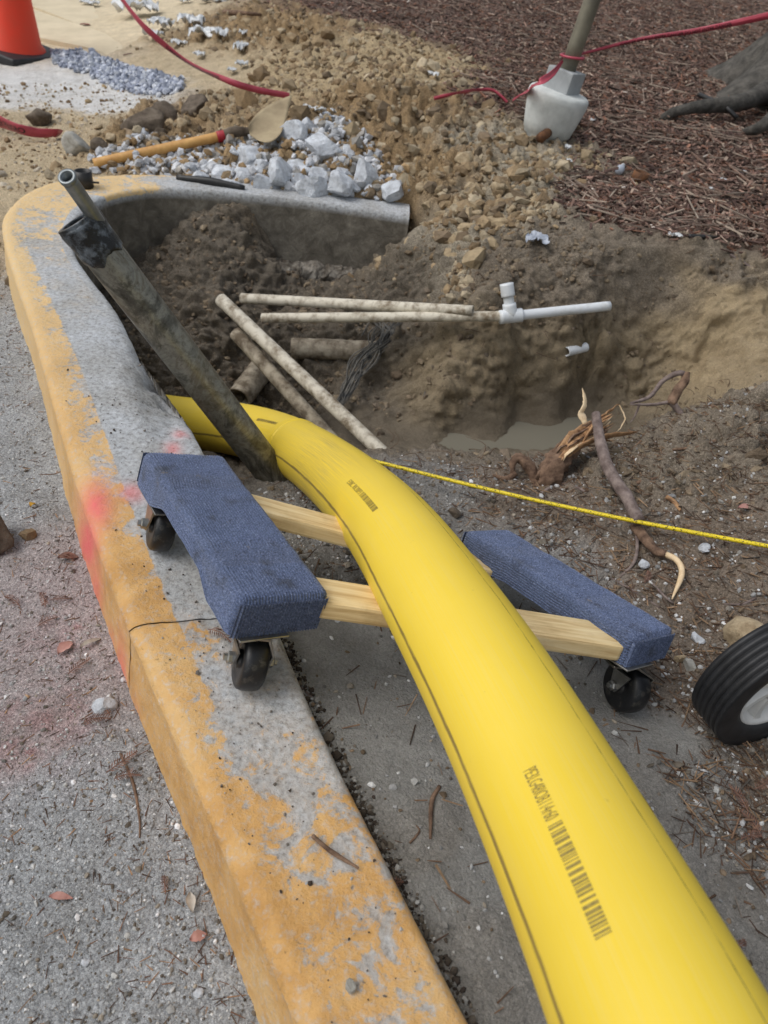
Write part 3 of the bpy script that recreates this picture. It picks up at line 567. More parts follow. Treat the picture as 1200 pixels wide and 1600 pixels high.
# keep the reference side up along the whole pipe
PN = np.array([nrm(np.array([0, 0, 1.]) - t * t[2]) for t in PT]); PB = np.cross(PT, PN)
PS = np.concatenate([[0], np.cumsum(np.linalg.norm(np.diff(PPATH, axis=0), axis=1))])
def mat_pipe():
    m_, t, b = nodes('yellow_polyethylene'); a = _n(t, 'ShaderNodeAttribute', attribute_name='arc'); g = _n(t, 'ShaderNodeAttribute', attribute_name='ang')
    cmb = _n(t, 'ShaderNodeCombineXYZ'); t.links.new(a.outputs['Fac'], cmb.inputs[0]); t.links.new(g.outputs['Fac'], cmb.inputs[1])
    mp = _n(t, 'ShaderNodeMapping'); mp.inputs['Scale'].default_value = (5, 40, 1); t.links.new(cmb.outputs[0], mp.inputs['Vector'])
    n1 = noise(t, 3, 7, .65); n2 = noise(t, 1.4, 8, .7, vec=mp.outputs[0]); n3 = noise(t, 70, 6, .75); n4 = noise(t, 9, 5, .6)
    base = ramp(t, n1.outputs['Fac'], [(.3, (.78, .555, .036)), (.7, (.83, .61, .055))]); c = base.outputs['Color']
    # chalky dust film
    du = ramp(t, n2.outputs['Fac'], [(.45, (0, 0, 0)), (.8, (.35, .35, .35))]); c = mixc(t, c, lin(214, 200, 150), du.outputs['Color'])
    # scuffed dark streak along the side and its dashes on the far shoulder
    def line(pos, wid, k, thr, col, col_amt):
        nonlocal c
        wob = math_(t, 'MULTIPLY', math_(t, 'SUBTRACT', n4.outputs['Fac'], .5), .10)
        d = math_(t, 'ABSOLUTE', math_(t, 'SUBTRACT', math_(t, 'ADD', g.outputs['Fac'], wob), pos)); f = math_(t, 'SUBTRACT', 1.0, math_(t, 'DIVIDE', d, wid), True)
        sc = _n(t, 'ShaderNodeCombineXYZ'); t.links.new(math_(t, 'MULTIPLY', a.outputs['Fac'], k), sc.inputs[0]); t.links.new(math_(t, 'MULTIPLY', g.outputs['Fac'], 30.0), sc.inputs[1])
        nn_ = noise(t, 1.0, 6, .75, vec=sc.outputs[0]); q = math_(t, 'MULTIPLY', math_(t, 'SUBTRACT', math_(t, 'ADD', math_(t, 'MULTIPLY', f, .55), nn_.outputs['Fac']), thr), 5.0, True)
        fz = math_(t, 'MULTIPLY', q, math_(t, 'MULTIPLY', math_(t, 'MULTIPLY', f, 3.0, True), col_amt)); c = mixc(t, c, col, fz)
    line(LINE_A, .085, 16.0, .72, lin(112, 92, 58), .85); line(LINE_B, .03, 55.0, .86, lin(58, 50, 30), .9)
    # small scratches and dirt
    mp2 = _n(t, 'ShaderNodeMapping'); mp2.inputs['Scale'].default_value = (7, 60, 1); t.links.new(cmb.outputs[0], mp2.inputs['Vector']); n7 = noise(t, 2.2, 9, .8, vec=mp2.outputs[0], dist=.8); n8 = noise(t, 5, 3, .6)
    scr = math_(t, 'MULTIPLY', math_(t, 'MULTIPLY', math_(t, 'SUBTRACT', n7.outputs['Fac'], .60), 6.0, True), math_(t, 'MULTIPLY', math_(t, 'SUBTRACT', n8.outputs['Fac'], .42), 4.0, True)); c = mixc(t, c, lin(150, 126, 70), math_(t, 'MULTIPLY', scr, .55))
    sp = ramp(t, n3.outputs['Fac'], [(.66, (0, 0, 0)), (.78, (.6, .6, .6))]); c = mixc(t, c, lin(130, 108, 66), sp.outputs['Color'])
    fg = _n(t, 'ShaderNodeAttribute', attribute_name='grime'); c = mixc(t, c, lin(120, 104, 82), math_(t, 'MULTIPLY', fg.outputs['Fac'], math_(t, 'MULTIPLY', math_(t, 'SUBTRACT', n2.outputs['Fac'], .42), 4.0, True)))
    t.links.new(c, b.inputs['Base Color']); b.inputs['Roughness'].default_value = .46; b.inputs['Specular IOR Level'].default_value = .38
    bump(t, b, n3.outputs['Fac'], .06, .0008); return m_
SEG = 96; ANG = np.linspace(0, 2 * np.pi, SEG, endpoint=False)
def pipe_pt(s, a, r=PR):
    """a: angle from the top of the pipe towards PB"""
    c = np.stack([np.interp(s, PS, PPATH[:, k]) for k in range(3)], -1); n = np.stack([np.interp(s, PS, PN[:, k]) for k in range(3)], -1); b = np.stack([np.interp(s, PS, PB[:, k]) for k in range(3)], -1)
    return c + (n * np.cos(a)[..., None] + b * np.sin(a)[..., None]) * r
_sg, _ag = np.meshgrid(np.linspace(PS[0], PS[-1], 900), np.linspace(-math.pi, math.pi, 180), indexing='ij')
_pg = pipe_pt(_sg.ravel(), _ag.ravel()); _cg = pipe_pt(_sg.ravel(), _ag.ravel(), 0.0)
_vis = (((_pg - _cg) * (CO - _pg)).sum(1) > 0) & (((_pg - CO) @ CF) > .2); _uvp = proj(_pg)
def pipe_at(u, v):
    d = ((_uvp - [u, v]) ** 2).sum(1); d[~_vis] = 1e12; k = int(np.argmin(d)); return _sg.ravel()[k], _ag.ravel()[k]
LINE_A = pipe_at(760, 1290)[1]; LINE_B = pipe_at(1062, 1366)[1]
M['gas'] = mat_pipe()
_orig = PPATH[60].copy(); _orig[2] = -.05
gas = thing('gas_pipe', 'thick bright yellow polyethylene gas pipe lying across the dolly and curving down into the pit', 'pipe', loc=tuple(_orig))
gv = pipe_pt(np.repeat(PS, SEG), np.tile(ANG, len(PS)))
gf = [(i * SEG + j, i * SEG + (j + 1) % SEG, (i + 1) * SEG + (j + 1) % SEG, (i + 1) * SEG + j) for i in range(len(PS) - 1) for j in range(SEG)]
body = mesh('pipe_body', gv, gf, M['gas'], gas); addattr(body, 'arc', np.repeat(PS, SEG)); _a = (np.tile(ANG, len(PS)) + math.pi) % (2 * math.pi) - math.pi; addattr(body, 'ang', _a)
_sgr = pipe_at(480, 745)[0]; _arc = np.repeat(PS, SEG); addattr(body, 'grime', np.exp(-((_arc - _sgr) / .16) ** 2) * (.30 + .30 * np.sign(_a * LINE_A)))
s0 = pipe_at(432, 672)[0]
for off, rr, ww in ((0, 1.035, .007), (.010, 1.03, .006)):
    ss = s0 + off + np.linspace(-ww, ww, 9); rad = PR * (1 + (rr - 1) * np.sqrt(np.clip(1 - ((ss - s0 - off) / ww) ** 2, 0, 1)))
    rv = np.concatenate([pipe_pt(np.full(SEG, a_), ANG, r_) for a_, r_ in zip(ss, rad)])
    bd = mesh('fusion_bead', rv, [(i * SEG + j, i * SEG + (j + 1) % SEG, (i + 1) * SEG + (j + 1) % SEG, (i + 1) * SEG + j) for i in range(8) for j in range(SEG)], M['gas'], gas)
    addattr(bd, 'arc', np.full(len(rv), s0)); addattr(bd, 'ang', np.zeros(len(rv))); addattr(bd, 'grime', np.zeros(len(rv)))
def mat_print():
    m_, t, b = nodes('faded_print'); n = noise(t, 300, 3, .6); r = ramp(t, n.outputs['Fac'], [(.3, lin(128, 112, 54)), (.7, lin(160, 140, 66))])
    t.links.new(r.outputs['Color'], b.inputs['Base Color']); b.inputs['Roughness'].default_value = .5; return m_
M['print'] = mat_print()
def textgeo(txt, bold=0.0):
    cu = bpy.data.curves.new('lettering', 'FONT'); cu.body = txt; cu.resolution_u = 3; cu.offset = bold; ob = bpy.data.objects.new('lettering', cu); COL.objects.link(ob)
    bpy.context.view_layer.update(); me = bpy.data.meshes.new_from_object(ob.evaluated_get(bpy.context.evaluated_depsgraph_get()))
    v = np.array([x.co[:2] for x in me.vertices]); f = [list(p.vertices) for p in me.polygons]; bpy.data.objects.remove(ob); bpy.data.curves.remove(cu); bpy.data.meshes.remove(me)
    return v, f
def pipe_print(txt, a, b_, hgt, bars=0, seed=1, split=.42):
    (sa, aa), (sb, ab) = pipe_at(*a), pipe_at(*b_); Lr = math.hypot(sb - sa, (ab - aa) * PR); VS = []; FS = []; o = 0
    sgn = -1 if (sb < sa) else 1
    # direction of the letters' tops on the surface
    ca, cb = proj(pipe_pt(np.array([sa]), np.array([aa + .02])))[0], proj(pipe_pt(np.array([sa]), np.array([aa])))[0]; rd = np.array(b_) - np.array(a); up = np.array([rd[1], -rd[0]])
    dir_ = 1 if (ca - cb) @ up > 0 else -1
    def mp(x, y): f_ = x; return pipe_pt(sa + (sb - sa) * f_, aa + (ab - aa) * f_ + dir_ * y / PR, PR + .0004)
    if txt:
        v, f = textgeo(txt); v = (v - v.min(0)) / (v.max(0) - v.min(0)); VS.append(mp(v[:, 0] * split, (v[:, 1] - .5) * hgt)); FS += [[i + o for i in q] for q in f]; o += len(v)
    if bars:
        r = random.Random(seed); x = split + .03 if txt else 0.0
        while x < 1.0:
            wd = r.choice((.005, .005, .009, .014)) * 1.3; g = r.choice((.006, .006, .010, .015)) * 1.15
            q = mp(np.array([x, x + wd, x + wd, x]), np.array([-.5, -.5, .5, .5]) * hgt); VS.append(q); FS.append([o, o + 1, o + 2, o + 3]); o += 4; x += wd + g
    return mesh('printed_code', np.vstack(VS), FS, M['print'], gas, smooth=False)
pipe_print('PE3LG48IOB114r60', (828, 1198), (945, 1462), .0105, 40, 3, .36)
pipe_print('E3BC RK3BP3', (546, 752), (586, 797), .0085, 18, 5, .46)
pipe_print('', (402, 655), (432, 662), .007, 16, 8)

# ================================================================== furniture dolly
def mat_carpet():
    m_, t, b = nodes('blue_carpet'); n1 = noise(t, 420, 4, .7); n2 = noise(t, 26, 5, .6); n3 = noise(t, 1500, 2, .6)
    r = ramp(t, n1.outputs['Fac'], [(.28, lin(26, 31, 48)), (.44, lin(72, 85, 116)), (.60, lin(100, 114, 148)), (.78, lin(165, 174, 196))])
    r2 = ramp(t, n2.outputs['Fac'], [(.30, (.50, .46, .40)), (.42, (.95, .94, .92)), (.7, (1.12, 1.12, 1.1))]); c = mixc(t, r.outputs['Color'], r2.outputs['Color'], .95, 'MULTIPLY'); n6 = noise(t, 48, 4, .7); d6 = ramp(t, n6.outputs['Fac'], [(.66, (0, 0, 0)), (.74, (.7, .7, .7))]); c = mixc(t, c, lin(120, 108, 88), d6.outputs['Color'])
    t.links.new(c, b.inputs['Base Color']); b.inputs['Roughness'].default_value = 1.0; b.inputs['Specular IOR Level'].default_value = .1
    try: b.inputs['Sheen Weight'].default_value = .25; b.inputs['Sheen Roughness'].default_value = .6
    except Exception: pass
    p = bump(t, b, n1.outputs['Fac'], .8, .0018); bump(t, b, n3.outputs['Fac'], .5, .0006, p); return m_
M['carpet'] = mat_carpet()
dolly_c = np.array([.04, .69, -.05])
dolly = thing('furniture_dolly', 'wooden moving dolly with two blue carpeted end boards and black caster wheels, straddling the curb', 'dolly', loc=tuple(dolly_c))
class Board:
    def __init__(s, near, far_, tilt, W=.104, T=.042):
        s.c = (near + far_) / 2; s.ey = nrm(far_ - near); s.L = np.linalg.norm(far_ - near); ex = nrm(np.cross(s.ey, [0, 0, 1.])); ez = np.cross(ex, s.ey)
        s.ex = ex * math.cos(tilt) - ez * math.sin(tilt); s.ez = ez * math.cos(tilt) + ex * math.sin(tilt); s.W = W; s.T = T
    def pt(s, x, y, z): return s.c + np.multiply.outer(np.asarray(x, float), s.ex) + np.multiply.outer(np.asarray(y, float), s.ey) + np.multiply.outer(np.asarray(z, float), s.ez)
    def build(s, arch):
        W, T, L = s.W, s.T, s.L; r = .009; ny = 64; ys = np.linspace(-L / 2, L / 2, ny); rib = .0037
        zb = -T + arch * T * np.clip((np.cos(ys / L * 2 * np.pi) + .35) * 1.4, 0, 1)
        top = []          # unit profile: (x, z or fraction of side, nx, nz)
        for q in np.linspace(0, 1, 40): top.append(('s', -W / 2, q, -1, 0))
        for a in np.linspace(0, np.pi / 2, 12)[1:-1]: top.append(('p', -W / 2 + r - r * math.cos(a), -r + r * math.sin(a), -math.cos(a), math.sin(a)))
        for x in np.linspace(-W / 2 + r, W / 2 - r, 180): top.append(('p', x, 0, 0, 1))
        for a in np.linspace(np.pi / 2, np.pi, 12)[1:-1]: top.append(('p', W / 2 - r - r * math.cos(a), -r + r * math.sin(a), -math.cos(a), math.sin(a)))
        for q in np.linspace(1, 0, 40): top.append(('s', W / 2, q, 1, 0))
        rows = []
        for i, y in enumerate(ys):
            pts = []; 
            for kd, a, b, nx_, nz_ in top:
                z = b if kd == 'p' else zb[i] + (-r - zb[i]) * b; pts.append((a, z, nx_, nz_))
            pts = np.array(pts); ss = np.concatenate([[0], np.cumsum(np.hypot(np.diff(pts[:, 0]), np.diff(pts[:, 1])))])
            d = .0010 * np.sin(ss * 2 * np.pi / rib)
            e = min(1, min(y + L / 2, L / 2 - y) / .010); rd = -.009 * (1 - math.sqrt(max(0, 1 - (1 - e) ** 2))) if e < 1 else 0
            pts[:, 0] += pts[:, 2] * (d + rd); pts[:, 1] += pts[:, 3] * (d + rd)
            rows.append(s.pt(pts[:, 0], np.full(len(pts), y), pts[:, 1]))
        k = len(top); V_ = np.vstack(rows); Fc = [(i * k + j, i * k + j + 1, (i + 1) * k + j + 1, (i + 1) * k + j) for i in range(ny - 1) for j in range(k - 1)]
        Fc += [(i * k + k - 1, i * k, (i + 1) * k, (i + 1) * k + k - 1) for i in range(ny - 1)]
        lump = fbm(V_ * 35, 3) * .0016; V_ = V_ + lump[:, None] * s.ez
        o = len(V_); ex_ = []
        for sy in (-1, 1):       # end faces, ribs running down
            nx_, nz_ = 150, 12; xs = np.linspace(-W / 2 + .001, W / 2 - .001, nx_); zz = np.linspace(-T, -.005, nz_); XX, ZZ = np.meshgrid(xs, zz, indexing='ij')
            edge = np.minimum(np.minimum(XX + W / 2, W / 2 - XX), np.minimum(-ZZ, .006 + ZZ * 0)) / .007; edge = np.clip(edge, 0, 1)
            dy = .0011 * np.sin(XX * 2 * np.pi / rib) + .006 * np.sqrt(1 - (1 - edge) ** 2) - .004
            q = s.pt(XX.ravel(), sy * (L / 2 + dy.ravel()), ZZ.ravel()); b0 = o + sum(len(e_) for e_ in ex_); ex_.append(q)
            Fc += [(b0 + i * nz_ + j, b0 + (i + 1) * nz_ + j, b0 + (i + 1) * nz_ + j + 1, b0 + i * nz_ + j + 1)[::sy] for i in range(nx_ - 1) for j in range(nz_ - 1)]
        V_ = np.vstack([V_] + ex_); return mesh('carpeted_board', V_, Fc, M['carpet'], dolly)
BL = Board(P(449, 932, .13), P(289, 707, .112), math.radians(19), W=.112, T=.048); BL.L = .312
BRt = Board(P(1027, 990, .032), P(760, 826, -.03), math.radians(20), W=.100, T=.042); 
BL.build(.38); BRt.build(.12)
def uvbox(o, L):
    pass
def crossbar(yl, yr, wid, th, dz):
    a = BL.pt(BL.W / 2 - .02, yl, dz); b = BRt.pt(-BRt.W / 2 + .012, yr, dz); ax = nrm(b - a); ay = nrm(np.cross(nrm(BL.ez + BRt.ez), ax)); az = np.cross(ax, ay); Lx = np.linalg.norm(b - a)
    vs, fs = boxgeo((a + b) / 2 - az * th / 2, ax, ay, az, Lx / 2, wid / 2, th / 2, .004, 2)
    o = mesh('crossbar', vs, fs, M['wood'], dolly, smooth=False); uv = o.data.uv_layers.new(name='UVMap')
    loc = (vs - (a + b) / 2); lx, ly, lz = loc @ ax, loc @ ay, loc @ az
    for lp in o.data.loops: i = lp.vertex_index; uv.data[lp.index].uv = (lx[i], (ly[i] + lz[i]))
    return o
crossbar(-.118, -.124, .056, .022, -.016); crossbar(.104, .100, .050, .022, -.030)
def caster(bd, x, y, axl, cp, R=.035):
    top = bd.pt(x, y, -bd.T); axl = nrm(axl); c = np.asarray(cp) + [0, 0, R]; up = nrm(bd.ez); axl = nrm(axl - up * (axl @ up)); fw = nrm(np.cross(up, axl)); up = nrm(top - c - axl * ((top - c) @ axl)); hgt = np.linalg.norm(top - c)
    root = bpy.data.objects.new('caster', None); root.empty_display_size = .01; COL.objects.link(root); root.parent = dolly; root.location = tuple(c - dolly_c)
    prof = [(-.013, .010), (-.013, R * .55), (-.0135, R * .6), (-.0135, R * .86), (-.011, R * .955), (-.006, R * .99), (0, R), (.006, R * .99), (.011, R * .955), (.0135, R * .86), (.0135, R * .6), (.013, R * .55), (.013, .010)]
    vs, fs = lathegeo(c, axl, prof, 40); mesh('wheel', vs, fs, M['casterwheel'], root)
    vs, fs = lathegeo(c, axl, [(-.0155, .001), (-.0155, .011), (.0155, .011), (.0155, .001)], 20); mesh('hub', vs, fs, M['black'], root)
    for sg in (-1, 1):       # fork legs taper from the top plate to the axle
        q = c + axl * sg * .0195; wt_, wb = .021, .009; ths = .0012; pts = []
        tp = top - up * .010 + axl * sg * .0195
        for e in (-1, 1):
            for (pp, ww) in ((tp, wt_), (q + up * (hgt * .35), wt_ * .8), (q, wb), (q - up * .008, wb * .55)):
                for f_ in (-1, 1): pts.append(pp + fw * f_ * ww + axl * e * ths)
        n_ = 4; fs = []
        for i in range(n_ - 1):
            a0 = i * 2; b0 = 8 + i * 2; fs += [(a0, a0 + 1, a0 + 3, a0 + 2), (b0 + 2, b0 + 3, b0 + 1, b0), (a0, a0 + 2, b0 + 2, b0), (a0 + 3, a0 + 1, b0 + 1, b0 + 3)]
        fs += [(0, 8, 9, 1), (6, 7, 15, 14)]; mesh('fork_leg', pts, fs, M['zinc'], root, smooth=False)
        vs, fs = lathegeo(c + axl * sg * .0207, axl * sg, [(0, .001), (0, .0072), (.005, .0072), (.0062, .0055), (.0062, .0042), (.010, .004), (.0105, .0005)], 6); mesh('axle_nut', vs, fs, M['zinc'], root, smooth=False)
    vs, fs = boxgeo(top - up * .0085, fw, axl, up, .024, .0207, .0018, .0008, 1); mesh('fork_crown', vs, fs, M['zinc'], root, smooth=False)
    vs, fs = lathegeo(top - up * .0065, up, [(0, .001), (0, .019), (.004, .019), (.004, .001)], 24); mesh('swivel', vs, fs, M['zinc'], root)
    vs, fs = boxgeo(top - up * .001, bd.ex, bd.ey, bd.ez, .030, .034, .0012, .0006, 1); mesh('mounting_plate', vs, fs, M['zinc'], root, smooth=False)
def cont(u, v): return hit(u, v)
caster(BL, -.016, -BL.L / 2 + .026, (.93, .30, -.12), P(392, 1060, .001)); caster(BL, -.026, BL.L / 2 - .045, (-.90, -.42, -.05), P(256, 851, .001))
caster(BRt, -.022, -BRt.L / 2 + .026, (.94, .33, -.15), cont(966, 1096)); caster(BRt, -.02, BRt.L / 2 - .04, (.4, .9, -.1), cont(766, 892))

# ================================================================== steel casing and conduit leaning out of the pit
ct = thing('steel_casing', 'weathered grey steel tube with black taped rim leaning out of the pit over the curb', 'pipe')
tt, tb = D(128, 352, 1.13), D(442, 762, 1.47); tt = np.array(tt); tb = np.array(tb); ax_ = nrm(tt - tb); tb2 = tb - ax_ * .12
ct.location = tuple(tb); bpy.context.view_layer.update()
tube('casing_tube', [tb2, tt], .0322, M['steel'], ct, seg=48, n=30, inner=.93)
_tp = smooth_path([tt - ax_ * .052, tt + ax_ * .006], 14)
vs, fs = tubegeo(_tp, .0352 * np.interp(np.linspace(0, 1, 14), [0, .08, .5, .92, 1], [.93, .99, 1.0, 1.06, 1.0]), 56, inner=.80, wob=.035, wsc=60.)
lowr = np.abs((vs - tt) @ ax_ + .052) < .012; vs[lowr] += ax_ * (fbm(vs[lowr] * 45, 2) * .02)[:, None]; mesh('tape_wrap', vs, fs, M['tapeblack'], ct); tube('taped_rim', [tt + ax_ * .001, tt + ax_ * .010], .0362, M['tapeblack'], ct, seg=48, n=6, inner=.76, wob=.05, wsc=70.)
cdt = thing('grey_conduit', 'thin grey galvanised conduit sticking out of the taped steel tube', 'conduit'); cdt.location = tuple(tt)
g0 = D(147, 338, 1.115); g1 = D(105, 277, 1.03); tube('conduit_tube', [g0 + (g0 - g1) * 1.2, g1], .0115, M['galv'], cdt, seg=28, n=16, inner=.72)
tube('conduit_lip', [g1 - nrm(g1 - g0) * .004, g1 + nrm(g1 - g0) * .002], .013, M['galv'], cdt, seg=28, n=4, inner=.66)

# ================================================================== pipes in the pit
def strait(name, a, b, r, mat, label, cat='pipe', n=24, seg=20, inner=.86, wob=.0, ext=(0, 0), **kw):
    a, b = np.array(a), np.array(b); d = nrm(b - a); return tube(name, [a - d * ext[0], b + d * ext[1]], r, mat, None, seg=seg, n=n, inner=inner, wob=wob, wsc=40., label=label, cat=cat, **kw)
def above(u, v, r): return hit(u, v + 2, r * .6)
A1, A2 = P(378, 466, -.165), P(702, 484, -.05); strait('irrigation_pipe', A1, A2, .0135, M['pvc'], 'muddy white plastic pipe with a clay lump on it, next to the concrete wall', wob=.03, ext=(0, .06))
B1, B2, B3 = P(410, 497, -.165), P(798, 494, -.034), P(952, 478, -.010)
tp = thing('irrigation_pipe', 'white plastic pipe with an upright tee fitting crossing the pit below the spoil heap', 'pipe', loc=tuple(B1)); bpy.context.view_layer.update()
tube('pipe_run', [B1, B2], .0125, M['pvc'], tp, seg=20, n=30, inner=.84, wob=.03, wsc=40.); tube('clean_pipe_run', [B2, B3], .0118, M['pvc_white'], tp, seg=20, n=20, inner=.84)
dx = nrm(B3 - B2); B3 = B3; tube('tee_fitting', [B2 - dx * .028, B2 + dx * .028], .0165, M['pvc_white'], tp, seg=24, n=12)
T1 = P(793, 455, .02); du_ = nrm(T1 - B2); tube('riser', [B2, T1], .0125, M['pvc_white'], tp, seg=20, n=10); tube('riser_collar', [B2, B2 + du_ * .030], .0165, M['pvc_white'], tp, seg=24, n=6); tube('cap', [T1 - du_ * .012, T1 + du_ * .018], .0165, M['pvc_white'], tp, seg=24, n=8)
C1, C2 = P(345, 468, -.145), P(583, 694, -.27); strait('diagonal_pipe', C1, C2, .0172, M['pvc'], 'long dirty white pipe running diagonally down from the soil lump to the pit floor', inner=.84, wob=.03, ext=(0, .05))
E1, E2 = P(368, 520, -.20), P(505, 672, -.33); strait('diagonal_pipe', E1, E2, .0180, M['pvc_muddy'], 'mud stained pipe lying under the long diagonal pipe', inner=.84, wob=.04, ext=(0, .07))
G1, G2 = P(490, 545, -.255), P(660, 552, -.235); strait('drain_pipe', G1, G2, .028, M['pvc_muddy'], 'thick mud caked pipe buried below the two crossing pipes', inner=None, wob=.09, ext=(.06, .08))
S1, S2 = P(408, 578, -.33), P(374, 622, -.36); strait('stub_pipe', S1, S2, .034, M['pvc_muddy'], 'short muddy pipe stub with a pale end beside the gas pipe', inner=.8, wob=.04)
W1 = hit(890, 549); strait('pipe_end', W1 + [-.010, -.010, .002], W1 + [.045, .03, .004], .0125, M['pvc_white'], 'short pale pipe end poking out of the clay wall', inner=.8, wob=.03)
bun = thing('cable_bundle', 'bundle of thin dark irrigation wires hanging over the pit pipes', 'cables', loc=tuple(P(598, 522, -.2))); bpy.context.view_layer.update()
rr = random.Random(4)
for k in range(26):
    j = lambda s_: np.array([rr.uniform(-s_, s_), rr.uniform(-s_, s_) * .5, rr.uniform(-s_, s_)])
    a = P(606 + rr.uniform(-22, 22), 505, -.17) + j(.004); b = P(600 + rr.uniform(-22, 22), 530, -.18) + j(.008); c = P(572 + rr.uniform(-22, 16), 562, -.215) + j(.010); d = P(545 + rr.uniform(-10, 10), 602, -.26) + j(.006); e = P(526 + rr.uniform(-6, 8), 640, -.30) + j(.006)
    tube('wire', [a, b, c, d, e], .0016, M['wire'], bun, seg=6, n=22)
for q in ([(560, 505), (600, 470), (640, 452), (672, 478), (690, 505)], [(600, 500), (620, 458), (655, 470), (680, 512)], [(590, 520), (640, 480), (700, 492), (672, 540), (640, 548)], [(565, 525), (585, 498), (640, 492), (664, 520)], [(650, 470), (690, 500), (660, 540), (690, 555), (705, 560)], [(612, 512), (602, 470), (628, 462), (668, 470), (700, 488)], [(640, 500), (668, 520), (650, 560), (668, 590), (662, 620)]):
    tube('wire', [P(u, v, -.15 - (v - 450) * .0006) for u, v in q], .0017, M['wire'], bun, seg=6, n=26)

# ================================================================== broken footing strip below the rear curb wall
fa, fb = P(412, 420, -.205), P(615, 428, -.205); ns_, nr_ = 60, 14; fdir = nrm(fb - fa); fin = nrm(np.array([fdir[1], -fdir[0], 0])); V_ = []
for i_ in range(ns_):
    c_ = fa + (fb - fa) * (i_ / (ns_ - 1)); out_ = .045 + .024 * float(fbm(np.array([[i_ * .16, 3.1, 0]]), 3)[0]); hh_ = .022 + .012 * float(fbm(np.array([[i_ * .2, 8.1, 0]]), 3)[0])
    for a_ in np.linspace(0, 2 * np.pi, nr_, endpoint=False): V_.append(c_ + fin * out_ * np.sign(math.cos(a_)) * abs(math.cos(a_)) ** .5 * 1.0 + np.array([0, 0, hh_ * np.sign(math.sin(a_)) * abs(math.sin(a_)) ** .5]))
V_ = np.array(V_); V_ += np.stack([fbm(V_ * 45 + q_ * 7, 3) for q_ in range(3)], 1) * .010 + np.stack([fbm(V_ * 130 + q_ * 5, 2) for q_ in range(3)], 1) * .006
mesh('broken_footing', V_, [(i_ * nr_ + j_, i_ * nr_ + (j_ + 1) % nr_, (i_ + 1) * nr_ + (j_ + 1) % nr_, (i_ + 1) * nr_ + j_) for i_ in range(ns_ - 1) for j_ in range(nr_)] + [tuple(range(nr_))[::-1], tuple((ns_ - 1) * nr_ + j_ for j_ in range(nr_))], M['footing'], None, smooth=False, label='rough broken concrete footing strip under the rear curb wall', cat='footing')

# ================================================================== yellow cord
q0, q1 = P(560, 714, -.13), P(1270, 866, -.02); pts = [q0 * (1 - t) + q1 * t + np.array([0, 0, -.012 * math.sin(math.pi * t)]) for t in np.linspace(0, 1, 9)]
tube('marking_cord', pts, .0036, M['cord'], None, seg=10, n=120, label='taut thin yellow cord with dark markings running from behind the gas pipe over the bank', cat='cord')

# ================================================================== traffic cone
cb = hit(22, 88) + np.array([0, 0, .012]); upv = nrm(np.array([.13, 0, 1.0])); cn = thing('traffic_cone', 'orange traffic cone with a black base on the sidewalk edge', 'cone', loc=tuple(cb)); bpy.context.view_layer.update()
ex_ = nrm(np.cross(upv, [0.35, 1, 0])); ey_ = np.cross(upv, ex_); k_ = depth(cb) / 3.3
vs, fs = boxgeo(cb + upv * .016, ex_, ey_, upv, .175 * k_, .175 * k_, .022, .012, 3); mesh('base', vs, fs, M['rubber'], cn, smooth=True)
prof = [(.034, .138), (.042, .136), (.06, .120), (.30, .082), (.62, .036), (.70, .026), (.70, .020), (.62, .028)]; vs, fs = lathegeo(cb, upv, [(a, b * k_) for a, b in prof], 48); mesh('cone_body', vs, fs, M['cone'], cn)

# ================================================================== post in its concrete footing
pb = hit(852, 214) + np.array([0, .02, 0]); pa = min((nrm(np.array([k_, .0, 1.0])) for k_ in np.linspace(-.2, .8, 300)), key=lambda a_: abs(np.cross(proj(pb + a_ * .9)[0] - proj(pb)[0], np.array([96, -274.]))))
po = thing('sign_post', 'leaning grey metal post set in a pale concrete footing on the mulch', 'post', loc=tuple(pb)); bpy.context.view_layer.update()
kk = depth(pb) / 1130 * .9
vs, fs = lathegeo(pb, pa, [(-.08, .001), (-.08, 30 * kk), (-10 * kk, 34 * kk), (6 * kk, 40 * kk), (7 * kk, 41.5 * kk), (24 * kk, 45.5 * kk), (42 * kk, 49.5 * kk), (56 * kk, 52 * kk), (64 * kk, 52 * kk), (68 * kk, 50 * kk), (70 * kk, 46 * kk), (71 * kk, 30 * kk), (71.5 * kk, .001)], 40)
vs = vs + (fbm(vs * 14, 3) * .0015)[:, None] * nrm(vs - pb); mesh('footing', vs, fs, M['postconc'], po)
sx_ = nrm(np.cross(pa, nrm(np.array([-.55, -.8, 0])))); sy_ = np.cross(pa, sx_)
vs, fs = boxgeo(pb + pa * 84 * kk, sx_, sy_, pa, 24 * kk, 24 * kk, 18 * kk, .004, 2); mesh('square_block', vs, fs, M['postsquare'], po, smooth=False)
tube('pole', [pb + pa * 90 * kk, pb + pa * 2.0], .0305 * depth(pb) / 2.4 * .82, M['post'], po, seg=32, n=20)
rp = hit(900, 196); rq = hit(842, 226); tube('rusty_bar', [rq + [0, 0, .02], (rp + rq) / 2 + [0, 0, .035], rp + [0, 0, .03]], .016, M['rust'], None, seg=10, n=12, label='rusty brown bar lying against the concrete footing of the post', cat='bar')

